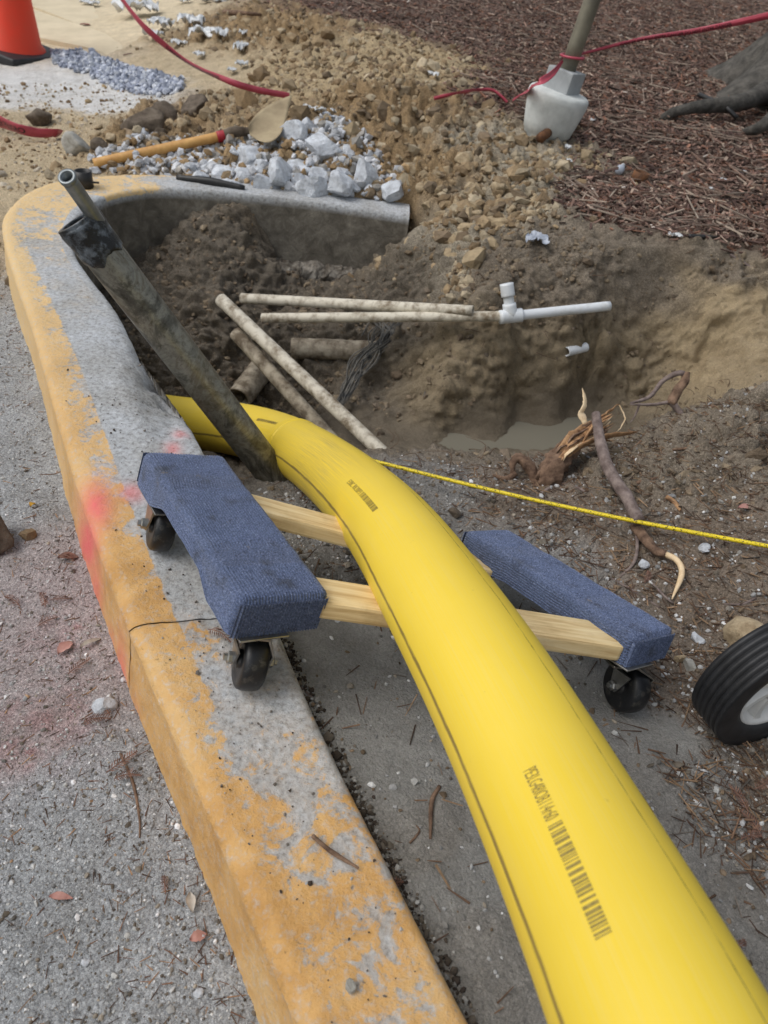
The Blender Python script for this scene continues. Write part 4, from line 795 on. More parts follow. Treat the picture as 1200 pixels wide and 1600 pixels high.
# ================================================================== tape
def ribbon(name, pts, wid, label, text=None, twist=None, up=(0, 0, 1), n=90, tscale=.62):
    pa_ = smooth_path(pts, n); t, N, B = frames(pa_, up); N = np.array([nrm(np.asarray(up) - x * np.dot(up, x)) for x in t]); B = np.cross(t, N)
    th = np.interp(np.linspace(0, 1, n), np.linspace(0, 1, len(twist)), twist) if twist is not None else np.zeros(n)
    wv = N * np.cos(th)[:, None] + B * np.sin(th)[:, None]; nv = np.cross(t, wv)
    w_ = np.interp(np.linspace(0, 1, n), np.linspace(0, 1, len(wid)), wid); ts = .00035; m_c = 7
    ob = thing(name, label, 'barrier tape', 'lengths of red barrier tape', loc=tuple(pa_[n // 2] - [0, 0, .0])); bpy.context.view_layer.update()
    top = []; 
    for j in range(m_c):
        f_ = j / (m_c - 1) - .5; top.append(pa_ + wv * (w_ * f_)[:, None] + nv * ((math.cos(f_ * 6.3) * .0016) + .0014 * fbm(pa_ * 30 + j, 2))[:, None])
    top = np.array(top); V_ = np.concatenate([(top + nv[None] * ts).reshape(-1, 3), (top - nv[None] * ts).reshape(-1, 3)]); o = m_c * n; fs = []
    for j in range(m_c - 1):
        for i in range(n - 1):
            a, b, c, d = j * n + i, j * n + i + 1, (j + 1) * n + i + 1, (j + 1) * n + i; fs += [(a, b, c, d), (o + d, o + c, o + b, o + a)]
    for i in range(n - 1): fs += [(i, o + i, o + i + 1, i + 1), ((m_c - 1) * n + i + 1, o + (m_c - 1) * n + i + 1, o + (m_c - 1) * n + i, (m_c - 1) * n + i)]
    mesh('band', V_, fs, M['tape'], ob)
    if text:
        s_ = np.concatenate([[0], np.cumsum(np.linalg.norm(np.diff(pa_, axis=0), axis=1))]); v, f = textgeo(text, .012); v = v - v.min(0); asp = v[:, 0].max() / v[:, 1].max(); wm = w_.mean() * tscale; Lt = min(asp * wm, s_[-1] * .96)
        x = v[:, 0] / v[:, 0].max() * Lt + (s_[-1] - Lt) / 2; y = v[:, 1] / v[:, 1].max() - .5
        for sg, nm in ((1, 1), (-1, -1)):
            xx = x if sg > 0 else s_[-1] - x
            ip = lambda A: np.stack([np.interp(xx, s_, A[:, k]) for k in range(3)], 1)
            wloc = np.interp(xx, s_, w_); yy = y; q = ip(pa_) + ip(wv) * (wloc * tscale * yy)[:, None] + ip(nv) * sg * (.0036)
            mesh('lettering', q, f, M['tapetext'], ob, smooth=False)
    return ob
ga, gb = hit(452, 150, .03), hit(300, 90, .12)
tA = [D(180, -14, depth(gb) * .92), D(225, 42, depth(gb) * .92), D(290, 95, depth(gb) * .93), D(350, 124, depth(ga) * .98), D(400, 140, depth(ga) * .985), ga]
ribbon('barrier_tape', tA, [.028, .025, .020, .017, .022, .020], 'sagging red barrier tape with black lettering hanging over the plastic scraps to the spoil heap', 'DANGER PELIGRO DANGER PELIGRO DANGER PELIGRO', [.3, .2, .5, .3, .0, .1])
pol = lambda v: pb + pa * v
_pp = proj(pol(np.linspace(.2, 1.2, 200)[:, None] * 1.0)); _kv = np.linspace(.2, 1.2, 200)[np.argmin(np.abs(_pp[:, 1] - 88))]; knot = pol(_kv)
tB = [knot, D(1000, 62, depth(knot) * .99), D(1100, 46, depth(knot) * .95), D(1230, 18, depth(knot) * .88)]
ribbon('barrier_tape', tB, [.009, .012, .016, .020], 'red barrier tape stretched from the leaning post towards the tree', 'DANGER DO NOT ENTER DANGER DO NOT ENTER DANGER', [.4, .3, .3, .3])
gc = hit(800, 158, .03); tC = [knot - pa * .01 + [-.03, -.03, 0], D(862, 116, depth(knot) * .97), D(838, 132, depth(knot) * .965), D(818, 146, (depth(knot) + depth(gc)) / 2), gc]
ribbon('barrier_tape', tC, [.012, .022, .028, .024, .016], 'crumpled red barrier tape drooping from the post to the ground by the footing', None, [.2, .9, .4, .9, .5])
ribbon('barrier_tape', [hit(678, 154, .02), hit(715, 146, .035), hit(745, 141, .03), hit(768, 141, .04), hit(782, 150, .03), hit(792, 160, .02)], [.013, .014, .016, .015, .012, .010], 'twisted red barrier tape lying on the crest of the spoil heap', None, [.3, .8, .2, .7, .4, .2])
ribbon('barrier_tape', [hit(-60, 168, .05), hit(0, 190, .045), hit(30, 202, .04), hit(60, 208, .03), hit(85, 208, .025), hit(94, 210, .012)], [.062, .062, .056, .045, .036, .036], 'faded red barrier tape with black lettering lying on the dirt near the dark clod', 'DANGER PELIGRO', [.25, .25, .3, .4, .3, .8], tscale=.5)
tube('tape_knot', [knot + np.array([math.cos(a) * .037, math.sin(a) * .037, 0]) for a in np.linspace(0, 6.0, 14)], .004, M['tape'], None, seg=8, n=40, label='loop of red tape knotted round the leaning post', cat='barrier tape')

# ================================================================== shovel
h0, h1 = hit(168, 262, .0) + [0, 0, .02], D(345, 213, depth(hit(345, 225)) * .985); sh = thing('shovel', 'wooden handled shovel with a dusty blade lying across the concrete rubble', 'shovel', loc=tuple((h0 + h1) / 2)); bpy.context.view_layer.update()
hd = nrm(h1 - h0); tube('handle', [h0 - hd * .04, h0, (h0 + h1) / 2, h1], [.0155, .0155, .0152, .0148], M['handle'], sh, seg=18, n=30)
tube('collar', [h1 - hd * .012, h1 + hd * .018], .0168, M['redband'], sh, seg=18, n=4)
k1 = D(366, 206, depth(h1) * 1.0); k2 = D(390, 206, depth(h1) * 1.005); tube('socket', [h1 + hd * .014, k1, k2], [.0168, .0165, .013], M['darkrock'], sh, seg=16, n=14)
dB = depth(h1) * .965; rows = []; nu, nv_ = 22, 14
for i in range(nu):
    f_ = i / (nu - 1); B2_ = lambda a, b, c: a * (1 - f_) ** 2 + 2 * b * f_ * (1 - f_) + c * f_ ** 2
    L_ = B2_(D(388, 199, dB), D(398, 168, dB * 1.03), D(456, 149, dB * 1.05)); R_ = B2_(D(392, 211, dB), D(420, 236, dB * .975), D(439, 208, dB * .995))
    rows.append([L_ * (1 - g_) + R_ * g_ for g_ in np.linspace(0, 1, nv_)])
rows = np.array(rows); nb = nrm(np.cross(rows[-1, 0] - rows[0, 0], rows[8, -1] - rows[8, 0])); nb = nb if nb @ (CO - rows[5, 5]) > 0 else -nb
gg = np.linspace(-1, 1, nv_); rows = rows - nb * (.010 * (1 - gg ** 2))[None, :, None]; V_ = np.concatenate([(rows + nb * .0012).reshape(-1, 3), (rows - nb * .0012).reshape(-1, 3)]); o = nu * nv_; fs = []
for i in range(nu - 1):
    for j in range(nv_ - 1):
        a, b, c, d = i * nv_ + j, i * nv_ + j + 1, (i + 1) * nv_ + j + 1, (i + 1) * nv_ + j; fs += [(a, b, c, d), (o + d, o + c, o + b, o + a)]
    fs += [(i * nv_, (i + 1) * nv_, o + (i + 1) * nv_, o + i * nv_), ((i + 1) * nv_ + nv_ - 1, i * nv_ + nv_ - 1, o + i * nv_ + nv_ - 1, o + (i + 1) * nv_ + nv_ - 1)]
for j in range(nv_ - 1): fs += [(j + 1, j, o + j, o + j + 1), ((nu - 1) * nv_ + j, (nu - 1) * nv_ + j + 1, o + (nu - 1) * nv_ + j + 1, o + (nu - 1) * nv_ + j)]
mesh('blade', V_, fs, M['blade'], sh)

# ================================================================== rocks, rubble, clods
def rock(name, u, v, px, mat, label=None, cat='rock', group=None, sub=3, cuts=9, rough=.1, sq=(1, 1, .75), sink=.3, dz=0, rng=None):
    g = hit(u, v + px * .3); s_ = px * depth(g) / FPX / 2; vv, ff = rockgeo(s_, sub, cuts, rough, sq, rng or RNG); c = g + np.array([0, 0, s_ * sq[2] * (1 - 2 * sink) * .6 + dz])
    return mesh(name, vv + c, ff, mat, None, smooth=False if (sub < 3 or mat is M['rubble']) else True, label=label, cat=cat, group=group)
RUB = [(505, 226, 52), (440, 265, 42), (470, 246, 34), (486, 292, 44), (526, 282, 40), (568, 264, 34), (611, 288, 40), (455, 205, 36), (425, 215, 30), (400, 250, 40), (380, 262, 36), (360, 285, 28), (345, 268, 34), (415, 285, 34), (448, 298, 30), (392, 228, 34), (330, 252, 28), (310, 278, 26), (300, 262, 24), (495, 262, 30), (545, 240, 26), (465, 275, 26), (505, 262, 24), (540, 262, 26), (520, 312, 18), (470, 312, 22), (430, 308, 20), (575, 300, 22), (555, 292, 20), (640, 296, 16), (482, 190, 30), (510, 196, 22), (530, 205, 20), (465, 225, 24), (432, 238, 22), (350, 240, 24), (365, 232, 22), (320, 290, 18), (280, 262, 22), (262, 270, 18), (245, 262, 18), (230, 274, 16), (300, 240, 20), (275, 246, 18), (405, 302, 20), (385, 296, 22), (498, 308, 18), (545, 312, 16), (595, 268, 18), (588, 306, 14), (150, 262, 18), (165, 252, 22), (142, 244, 16), (178, 264, 14), (222, 205, 24), (232, 214, 16), (206, 212, 16), (205, 234, 14), (240, 240, 14)]
for k, (u, v, px) in enumerate(RUB):
    lab = {0: 'biggest pale concrete chunk on the right shoulder of the rubble heap', 6: 'pale concrete chunk at the very end of the rear curb, apart from the heap', 5: 'upright pale concrete chunk among brown clods at the right of the rubble', 9: 'pale concrete chunk just under the shovel handle', 54: 'white concrete chunk lodged under the big crumbling clod'}.get(k, 'pale grey broken concrete chunk in the rubble heap behind the curb')
    rock('concrete_chunk', u, v, px * (1.75 if px > 25 else 1.35), M['rubble'], lab, 'concrete chunk', 'broken concrete chunks behind the curb', sub=3 if px > 28 else 2, cuts=18, rough=.07, sq=(1, RNG.uniform(.55, .95), RNG.uniform(.45, .85)), sink=.12)
rock('grey_rock', 122, 224, 52, M['greyrock'], 'speckled pale grey rock lying on the dirt behind the curb corner', sq=(1, .9, .85), sink=.2)
rock('dirt_clod', 66, 180, 44, M['darkrock'], 'dark brown clod of earth lying alone on the pale ground', 'dirt clod', sq=(1, .8, .75), rough=.22, sink=.15)
rock('dirt_clod', 305, 158, 62, M['darkrock'], 'dark wedge shaped clod of earth beside the grey gravel patch', 'dirt clod', sq=(1, .7, .75), rough=.16, sink=.25)
rock('dirt_clod', 225, 176, 74, M['darkrock'], 'big crumbling brown clod of earth left of the shovel', 'dirt clod', sq=(1, .8, .6), rough=.28, sink=.25)
for (u, v, px) in ((160, 224, 38), (172, 210, 22), (260, 172, 46), (250, 206, 26), (232, 196, 24), (285, 190, 22), (190, 246, 24), (548, 276, 22), (545, 300, 18), (415, 292, 20), (155, 196, 14), (240, 225, 26), (270, 218, 20), (295, 216, 20), (725, 245, 30), (778, 292, 34), (660, 290, 24), (700, 265, 22), (735, 290, 22), (640, 262, 26), (612, 268, 24), (690, 330, 26), (712, 312, 24), (742, 330, 24), (668, 318, 22), (590, 245, 20), (760, 262, 20), (800, 322, 22), (830, 330, 22)):
    rock('dirt_clod', u, v, px, M['tanrock'] if u > 500 or RNG.random() < .5 else M['darkrock'], 'lump of tan brown earth on the spoil ground beyond the curb', 'dirt clod', 'earth lumps on the spoil', sub=3, rough=.2, cuts=8, sink=.2)
rock('tan_rock', 1172, 985, 96, M['tanrock'], 'large rough tan rock behind the black wheel', sq=(1, .8, .8), rough=.14, sink=.25, cuts=7)
rock('dark_rock', -8, 822, 96, M['darkrock'], 'brown and grey rock on the street near the tiny yellow leaf', sq=(1, .8, .7), rough=.16, sink=.15)
rock('grey_stone', 163, 1096, 42, M['rubble'], 'pale grey stone lying at the foot of the curb', sq=(1, .75, .7), sink=.15, cuts=12)
_q = P(548, 1539, .008); vv, ff = rockgeo(.0062, 2, 9, .1, (1, .85, .9)); mesh('pebble', vv + _q - [0, 0, .0025], ff, M['greyrock'], None, smooth=False, label='single grey pebble sitting on top of the painted curb', cat='pebble')
for (u, v, px) in ((960, 270, 0),):
    pass
for (u, v, px, mt, lb) in ((710, 797, 24, 'darkrock', 'small dark stone between the gas pipe and the right carpeted board'), (800, 1118 - 200 + 0, 0, None, None), (1004, 878, 22, 'rubble', 'small white stone next to the curved pale root end'), (1100, 852, 22, 'rubble', 'small white stone below the yellow cord on the bank'), (1088, 992, 26, 'rubble', 'white stone just beyond the end of the right carpeted board'), (1076, 1034, 26, 'greyrock', 'rounded grey stone at the corner of the right carpeted board'), (1060, 1024, 22, 'tanrock', 'small brownish stone under the corner of the right carpeted board'), (300, 1412, 0, None, None), (310, 1545, 18, 'rubble', 'pale stone on the street beside the lower curb face'), (135, 1498, 16, 'rubble', 'small white stone lying out on the grey street')):
    if px: rock('small_stone', u, v, px, M[mt], lb, 'stone', sub=2, sink=.15)

# ================================================================== tree at the right edge
tr = hit(1262, 158); tree = thing('tree', 'grey barked tree trunk with a spreading root at the edge of the mulch', 'tree', loc=tuple(tr)); bpy.context.view_layer.update()
zz = np.array([-.1, 0, .08, .2, .4, .8, 1.6, 3.0, 4.5]); rb = np.array([.55, .50, .40, .31, .25, .22, .20, .18, .15]) * 1.05; pth = np.array([tr + [z * .05, 0, z] for z in zz]); pth = smooth_path(pth, 60); zi = pth[:, 2] - tr[2]; rd = np.interp(zi, zz, rb) * .8
vs, fs = tubegeo(pth, rd, 72, up=(1, 0, 0)); q = vs - tr; an = np.arctan2(q[:, 1], q[:, 0]); fl = np.exp(-np.clip(q[:, 2], 0, 9) / .22)
rad = 1 + fl * (.22 * np.cos(an * 5 + .6) + .1 * np.cos(an * 3)) + .10 * fbm(np.c_[np.cos(an) * 4, np.sin(an) * 4, q[:, 2] * 1.2], 4, True) + .03 * fbm(vs * 18, 3)
ctr = np.repeat(pth, 72, 0); vs = ctr + (vs - ctr) * rad[:, None]; mesh('trunk', vs, fs, M['bark'], tree)
r1 = [tr + [-.1, -.05, .10], hit(1165, 158, .07), hit(1100, 166, .05), hit(1050, 176, .03), hit(1026, 196, -.02)]; tube('root', r1, [.10, .06, .036, .026, .014], M['bark'], tree, seg=16, n=30, wob=.2, wsc=12.)
r2 = [tr + [-.1, -.3, .1], hit(1195, 195, .05), hit(1160, 206, .0)]; tube('root', r2, [.08, .045, .01], M['bark'], tree, seg=16, n=20, wob=.25, wsc=12.)
tube('dark_stick', [hit(1092, 148, .05), hit(1130, 165, .06), hit(1152, 185, .03)], .009, M['black'], None, seg=8, n=14, label='thin dark stick lying over the tree root', cat='stick')

# ================================================================== broken roots on the bank
rs = thing('root_stump', 'splintered reddish root stump standing on the edge of the pit', 'root', loc=tuple(hit(850, 752))); bpy.context.view_layer.update()
b0 = hit(848, 756); dz_ = lambda u, v, d: D(u, v, d)
d0 = depth(b0)
tube('stump', [b0 - [0, 0, .03], D(868, 725, d0 * 1.0), D(895, 695, d0 * 1.02), D(918, 672, d0 * 1.04)], [.028, .024, .020, .012], M['root'], rs, seg=24, n=40, wob=.5, wsc=70.)
def splinter(pts, r, mt, par, flat=.35):
    pa_ = smooth_path(pts, 18); vs, fs = tubegeo(pa_, np.interp(np.linspace(0, 1, 18), np.linspace(0, 1, len(r)), r), 8, wob=.4, wsc=60.); return mesh('splinter', vs, fs, M[mt], par)
rs_r = random.Random(11)
def fibre(pts, w, mt, par, n_=20, flat=.3):
    pa_ = smooth_path([D(u, v, d0 * k) for u, v, k in pts], n_); pa_ = pa_ + np.stack([fbm(pa_ * 70 + q * 9, 2) for q in range(3)], 1) * .004; t, N, B = frames(pa_, (rs_r.uniform(-1, 1), rs_r.uniform(-1, 1), .6)); a = np.linspace(0, 2 * np.pi, 8, endpoint=False)
    f_ = np.linspace(0, 1, n_); ww = w * np.interp(f_, [0, .15, .7, .92, 1], [.7, 1, .8, .4, .05]) * (1 + .35 * fbm(np.c_[f_ * 9, np.full((n_, 2), rs_r.uniform(0, 9))], 2))
    vs = (pa_[:, None] + N[:, None] * (np.cos(a)[None] * ww[:, None])[..., None] + B[:, None] * (np.sin(a)[None] * ww[:, None] * flat)[..., None]).reshape(-1, 3)
    fs = [(i_ * 8 + j_, i_ * 8 + (j_ + 1) % 8, (i_ + 1) * 8 + (j_ + 1) % 8, (i_ + 1) * 8 + j_) for i_ in range(n_ - 1) for j_ in range(8)] + [tuple(range(8))[::-1]]
    return mesh('splinter', vs, fs, M[mt], par)
for q in range(26):
    jt = lambda s_: rs_r.uniform(-s_, s_); e_ = rs_r.uniform(.75, 1.0); hi_ = rs_r.random()
    st = (852 + jt(14), 742 + jt(10), 1.0 + jt(.012)); md = (880 + 8 * hi_ + jt(8), 706 - 10 * hi_ + jt(8), 1.0 + jt(.015)); en = ((905 + 62 * e_ * (1 - hi_ * .1)), 690 - 52 * hi_ * e_ + jt(6), 1.03 + jt(.015))
    fibre([st, md, ((md[0] + en[0]) / 2 + jt(4), (md[1] + en[1]) / 2 + jt(5) - 2, 1.02), en], rs_r.uniform(.004, .0085), rs_r.choice(['root', 'root', 'splinter', 'splinter', 'palewood']), rs)
fibre([(885, 716, .995), (920, 690, 1.0), (955, 681, 1.02), (998, 674, 1.04)], .011, 'splinter', rs); fibre([(905, 700, 1.0), (930, 662, 1.02), (950, 645, 1.03), (968, 631, 1.04)], .010, 'splinter', rs)
fibre([(966, 632, 1.04), (976, 650, 1.04), (972, 665, 1.03), (962, 676, 1.03)], .0018, 'palewood', rs, flat=.8); fibre([(915, 662, 1.02), (908, 645, 1.02), (914, 630, 1.02), (911, 606, 1.03)], .0085, 'palewood', rs)
bk = thing('bark_curl', 'curled strips of torn brown bark beside the root stump', 'bark', loc=tuple(hit(815, 750))); bpy.context.view_layer.update()
for pts, r in (([(838, 752), (828, 730), (812, 716), (802, 722), (800, 742)], [.010, .012, .012, .008, .004]), ([(836, 750), (830, 724), (824, 714)], [.008, .007, .002]), ([(806, 740), (790, 748), (770, 742)], [.007, .006, .002])):
    d1 = depth(hit(820, 752)); pa_ = smooth_path([D(u, v, d1) for u, v in pts], 20); vs, fs = tubegeo(pa_, np.interp(np.linspace(0, 1, 20), np.linspace(0, 1, len(r)), r), 10, wob=.4, wsc=60.); mesh('strip', vs, fs, M['root'], bk)
br = thing('root_branch', 'grey barked root with a pale hooked broken end slanting down the bank under the cord', 'root', loc=tuple(hit(985, 800))); bpy.context.view_layer.update()
e0_, e1_ = hit(975, 790, .03), hit(1000, 835, .02); dt = depth(b0) * .985
tube('bark_length', [D(931, 646, dt * 1.0), D(938, 690, dt * .98), D(952, 735, dt * .95), D(978, 775, depth(e0_)), D(998, 815, depth(e1_))], [.0085, .0105, .011, .0115, .0105], M['rootgrey'], br, seg=16, n=40, wob=.18, wsc=60.)
f0, f1, f2, f3 = hit(992, 822, .015), hit(1022, 858, .02), hit(1062, 880, .02), hit(1050, 936, .008)
tube('split_length', [f0, f1, hit(1040, 866, .022)], [.0095, .009, .0065], M['root'], br, seg=12, n=20, wob=.25, wsc=60.); tube('hooked_end', [hit(1036, 864, .02), hit(1058, 876, .02), hit(1065, 898, .018), f3], [.0055, .005, .0045, .001], M['palewood'], br, seg=12, n=30, wob=.2, wsc=60.)
tube('rootlet', [f0, hit(996, 850, .008), hit(990, 880, .004), hit(968, 902, .003)], [.004, .003, .003, .0015], M['rootgrey'], br, seg=8, n=16)
rp_ = thing('root_piece', 'dark forked root piece sticking out of the far bank', 'root', loc=tuple(hit(1060, 640))); bpy.context.view_layer.update()
d2 = depth(hit(1055, 660)) * 1.0
for pts, r, mt in (([(1048, 632, 1.0), (1058, 612, 1.0), (1070, 596, 1.0), (1072, 582, 1.0)], [.010, .011, .009, .008], 'root'), ([(1068, 584, 1.0), (1058, 583, 1.0), (1035, 596, 1.01), (1015, 620, 1.01), (985, 630, 1.0)], [.006, .005, .0045, .004, .002], 'rootgrey'), ([(1048, 628, 1.0), (1020, 632, 1.0), (985, 632, .99)], [.004, .003, .0015], 'rootgrey'), ([(1000, 630, 1.0), (992, 650, 1.0), (985, 660, 1.0)], [.003, .002, .001], 'rootgrey'), ([(1050, 628, 1.0), (1056, 636, 1.0), (1070, 655, 1.0), (1084, 672, 1.0)], [.008, .006, .005, .002], 'rootgrey')):
    pa_ = smooth_path([D(u, v, d2 * k) for u, v, k in pts], 20); vs, fs = tubegeo(pa_, np.interp(np.linspace(0, 1, 20), np.linspace(0, 1, len(r)), r), 10, wob=.25, wsc=60.); mesh('limb', vs, fs, M[mt], rp_)

# ================================================================== wheel at the right edge
wc_g = hit(1150, 1138); wR = .098; wax = nrm(np.array([.40, -.91, .02])); wcen = min((D(1208, 1064, d_) for d_ in np.linspace(.6, 1.3, 200)), key=lambda q: abs(q[2] - gz(q[0], q[1])[0] - wR)); wc_g = gpt(wcen[0], wcen[1])
wh = thing('cart_wheel', 'black ribbed rubber wheel with a white spoked rim and yellow hub beside the tan rock', 'wheel', loc=(wcen[0], wcen[1], wc_g[2])); bpy.context.view_layer.update()
hwid = .026; prof = [(-hwid * .75, wR * .62), (-hwid * .95, wR * .72), (-hwid, wR * .84), (-hwid * .92, wR * .93)]
for k in range(6):
    a = -hwid * .86 + k * hwid * 1.72 / 5; prof += [(a - .0032, wR * .975 + .0022), (a + .0026, wR * .975 + .0022), (a + .0033, wR * .957), (a + .0060, wR * .957)]
prof = prof[:-2] + [(hwid * .92, wR * .93), (hwid, wR * .84), (hwid * .95, wR * .72), (hwid * .75, wR * .62)]; prof += [prof[0]]
vs, fs = lathegeo(wcen, wax, prof, 96); mesh('tyre', vs, fs, M['rubber'], wh)
vs, fs = lathegeo(wcen, wax, [(-.02, wR * .635), (.019, wR * .64), (.021, wR * .62), (.019, wR * .58), (.004, wR * .52), (.003, wR * .2), (.016, wR * .19), (.017, .001)], 64); rim = mesh('rim', vs, fs, M['wheelwhite'], wh)
xa = nrm(np.cross(wax, [0, 0, 1.])); ya = np.cross(wax, xa)
for k in range(7):
    a = k * 2 * math.pi / 7; pts = [wcen + wax * .010 + (xa * math.cos(a + s_ * .55) + ya * math.sin(a + s_ * .55)) * wR * (.18 + .42 * s_) for s_ in np.linspace(0, 1, 8)]
    pa_ = np.array(pts); t, N, B = frames(pa_, tuple(wax)); V_ = []
    for i in range(8): V_ += [pa_[i] + wax * .006 - B[i] * .004, pa_[i] + wax * .006 + B[i] * .004, pa_[i] - wax * .008 + B[i] * .011, pa_[i] - wax * .008 - B[i] * .011]
    fs = [(i * 4 + j, i * 4 + (j + 1) % 4, (i + 1) * 4 + (j + 1) % 4, (i + 1) * 4 + j) for i in range(7) for j in range(4)]; mesh('spoke', V_, fs, M['wheelwhite'], wh, smooth=False)
vs, fs = lathegeo(wcen + wax * .012, wax, [(0, .017), (.006, .016), (.020, .011), (.022, .001)], 6); mesh('hub_cap', vs, fs, M['hubyellow'], wh, smooth=False)
tube('axle', [wcen - wax * .03, wcen + wax * .02], .007, M['zinc'], wh, seg=14, n=6)

# ================================================================== small litter things
bc = P(133, 292, .0); bcl = thing('black_clip', 'small black plastic clip standing on the curb corner behind the steel tube', 'clip', loc=tuple(bc)); bpy.context.view_layer.update(); sB = depth(bc) / 1130
vs, fs = tubegeo(np.array([bc + [0, 0, -.002], bc + [0, 0, 24 * sB]]), 13 * sB, 28, inner=.85); mesh('ring', vs, fs, M['black'], bcl); tube('pin', [bc + [.01, -.01, 10 * sB], bc + [26 * sB * .9, .0, 9 * sB]], 1.6 * sB, M['black'], bcl, seg=8, n=4)
a, b = P(276, 277, .006), P(382, 294, .004); tube('flat_bar', [a, (a + b) / 2 + [0, 0, .004], b], [.007, .012, .008], M['black'], None, seg=8, n=14, label='thin black strip lying along the top of the rear curb', cat='strip')
def scrap(u, v, w_, h_, label, mat='plastic', lift=.02, seed=0, group=None, crump=.35, cat='plastic scrap'):
    g = hit(u, v); s_ = depth(g) / FPX; nx_, ny_ = 16, 14; X_, Y_ = np.meshgrid(np.linspace(-.5, .5, nx_), np.linspace(-.5, .5, ny_), indexing='ij'); q = np.stack([X_, Y_, np.zeros_like(X_)], -1).reshape(-1, 3)
    n_ = np.stack([fbm(q * 3 + seed * 7.1 + k * 13, 3) for k in range(3)], 1); n2 = fbm(q * 5 + seed * 3.7, 3, True)
    edge = 1 - .25 * np.clip(fbm(np.c_[np.arctan2(q[:, 1], q[:, 0])[:, None] * 1.5, np.full((len(q), 2), seed * 1.3)], 2), -1, 1)
    V_ = q * [w_ * s_, h_ * s_ * 1.5, 0] * edge[:, None] + n_ * w_ * s_ * crump * .6 + np.c_[np.zeros((len(q), 2)), (n2 + .5) * min(w_, h_) * s_ * crump * 1.4]
    V_ = V_ + g + [0, 0, 0]; V_[:, 2] = np.maximum(V_[:, 2], gz(V_[:, 0], V_[:, 1]) - .004) + lift * .3
    V2 = np.vstack([V_, V_ - [0, 0, .0012]]); o = nx_ * ny_; fs = []
    for i in range(nx_ - 1):
        for j in range(ny_ - 1): a, b, c, d = i * ny_ + j, (i + 1) * ny_ + j, (i + 1) * ny_ + j + 1, i * ny_ + j + 1; fs += [(a, b, c, d), (o + d, o + c, o + b, o + a)]
    return mesh('plastic_scrap', V2, fs, M[mat], None, label=label, cat=cat, group=group)
for k, (u, v, a, b) in enumerate(((215, 26, 62, 30), (252, 48, 30, 24), (240, 62, 26, 16), (300, 46, 34, 26), (318, 62, 42, 22), (346, 62, 24, 20), (280, 74, 22, 12), (376, 82, 18, 24), (378, 108, 16, 14), (362, 116, 12, 10), (142, 10, 26, 10), (330, 4, 46, 9), (286, 6, 22, 10), (222, 2, 18, 12), (380, 58, 12, 12), (312, 92, 14, 12))):
    scrap(u, v, a, b, {0: 'largest crumpled white plastic scrap, right under the sagging barrier tape', 10: 'flat white plastic scrap on the dirt beside the sidewalk slab', 7: 'narrow white plastic scrap standing in the spoil apart from the others'}.get(k, 'torn white plastic scrap half buried in the dirt under the barrier tape'), seed=k + 1, group='plastic scraps in the dirt')
M['scrapblue'] = simple('grey_plastic', lin(150, 158, 172), lin(180, 186, 196), 30, .5, 60, .2, .001)
scrap(836, 382, 34, 24, 'bluish grey plastic scrap on the slope above the tee fitting', 'scrapblue', seed=31, crump=.25)
scrap(676, 122, 16, 9, 'small white paper scrap on top of the spoil heap', seed=33); scrap(500, 178, 46, 8, 'thin pale strip of sheet lying on the concrete rubble', seed=35); scrap(520, 188, 30, 8, 'bent grey metal strip on top of the rubble heap', 'scrapblue', seed=37)
for k, (u, v, a, b) in enumerate(((886, 236, 9, 10), (925, 192, 8, 5), (888, 256, 8, 6), (1160, 275, 10, 7), (1052, 372, 22, 5), (1128, 285, 8, 5), (895, 294, 6, 5), (972, 325, 8, 4), (1110, 300, 6, 6))):
    scrap(u, v, a, b, 'tiny white scrap lying on the brown mulch', seed=50 + k, group='white scraps on the mulch')
bt = hit(967, 272); btl = thing('plastic_bottle', 'small clear plastic bottle lying on the mulch', 'bottle', loc=tuple(bt)); bpy.context.view_layer.update(); sb_ = depth(bt) / 1130; dd = nrm(np.array([.35, .9, .15]))
vs, fs = lathegeo(bt + [0, 0, 7 * sb_] - dd * 8 * sb_, dd, [(0, .001), (0, 6 * sb_), (10 * sb_, 6.5 * sb_), (15 * sb_, 5 * sb_), (18 * sb_, 2.8 * sb_), (22 * sb_, 2.8 * sb_)], 20); mesh('bottle_body', vs, fs, M['scrapblue'], btl); vs, fs = lathegeo(bt + [0, 0, 7 * sb_] + dd * 13 * sb_, dd, [(0, 3.2 * sb_), (4 * sb_, 3.2 * sb_), (4 * sb_, .001)], 16); mesh('cap', vs, fs, M['plastic'], btl)
rg = hit(998, 280); vs, fs = tubegeo(np.array([rg + [0, 0, -.01], rg + [.004, 0, .022]]), 13 * depth(rg) / 1130, 28, inner=.85); mesh('pipe_ring', vs, fs, M['rust'], None, label='short rusty pipe ring half sunk in the mulch', cat='pipe ring')

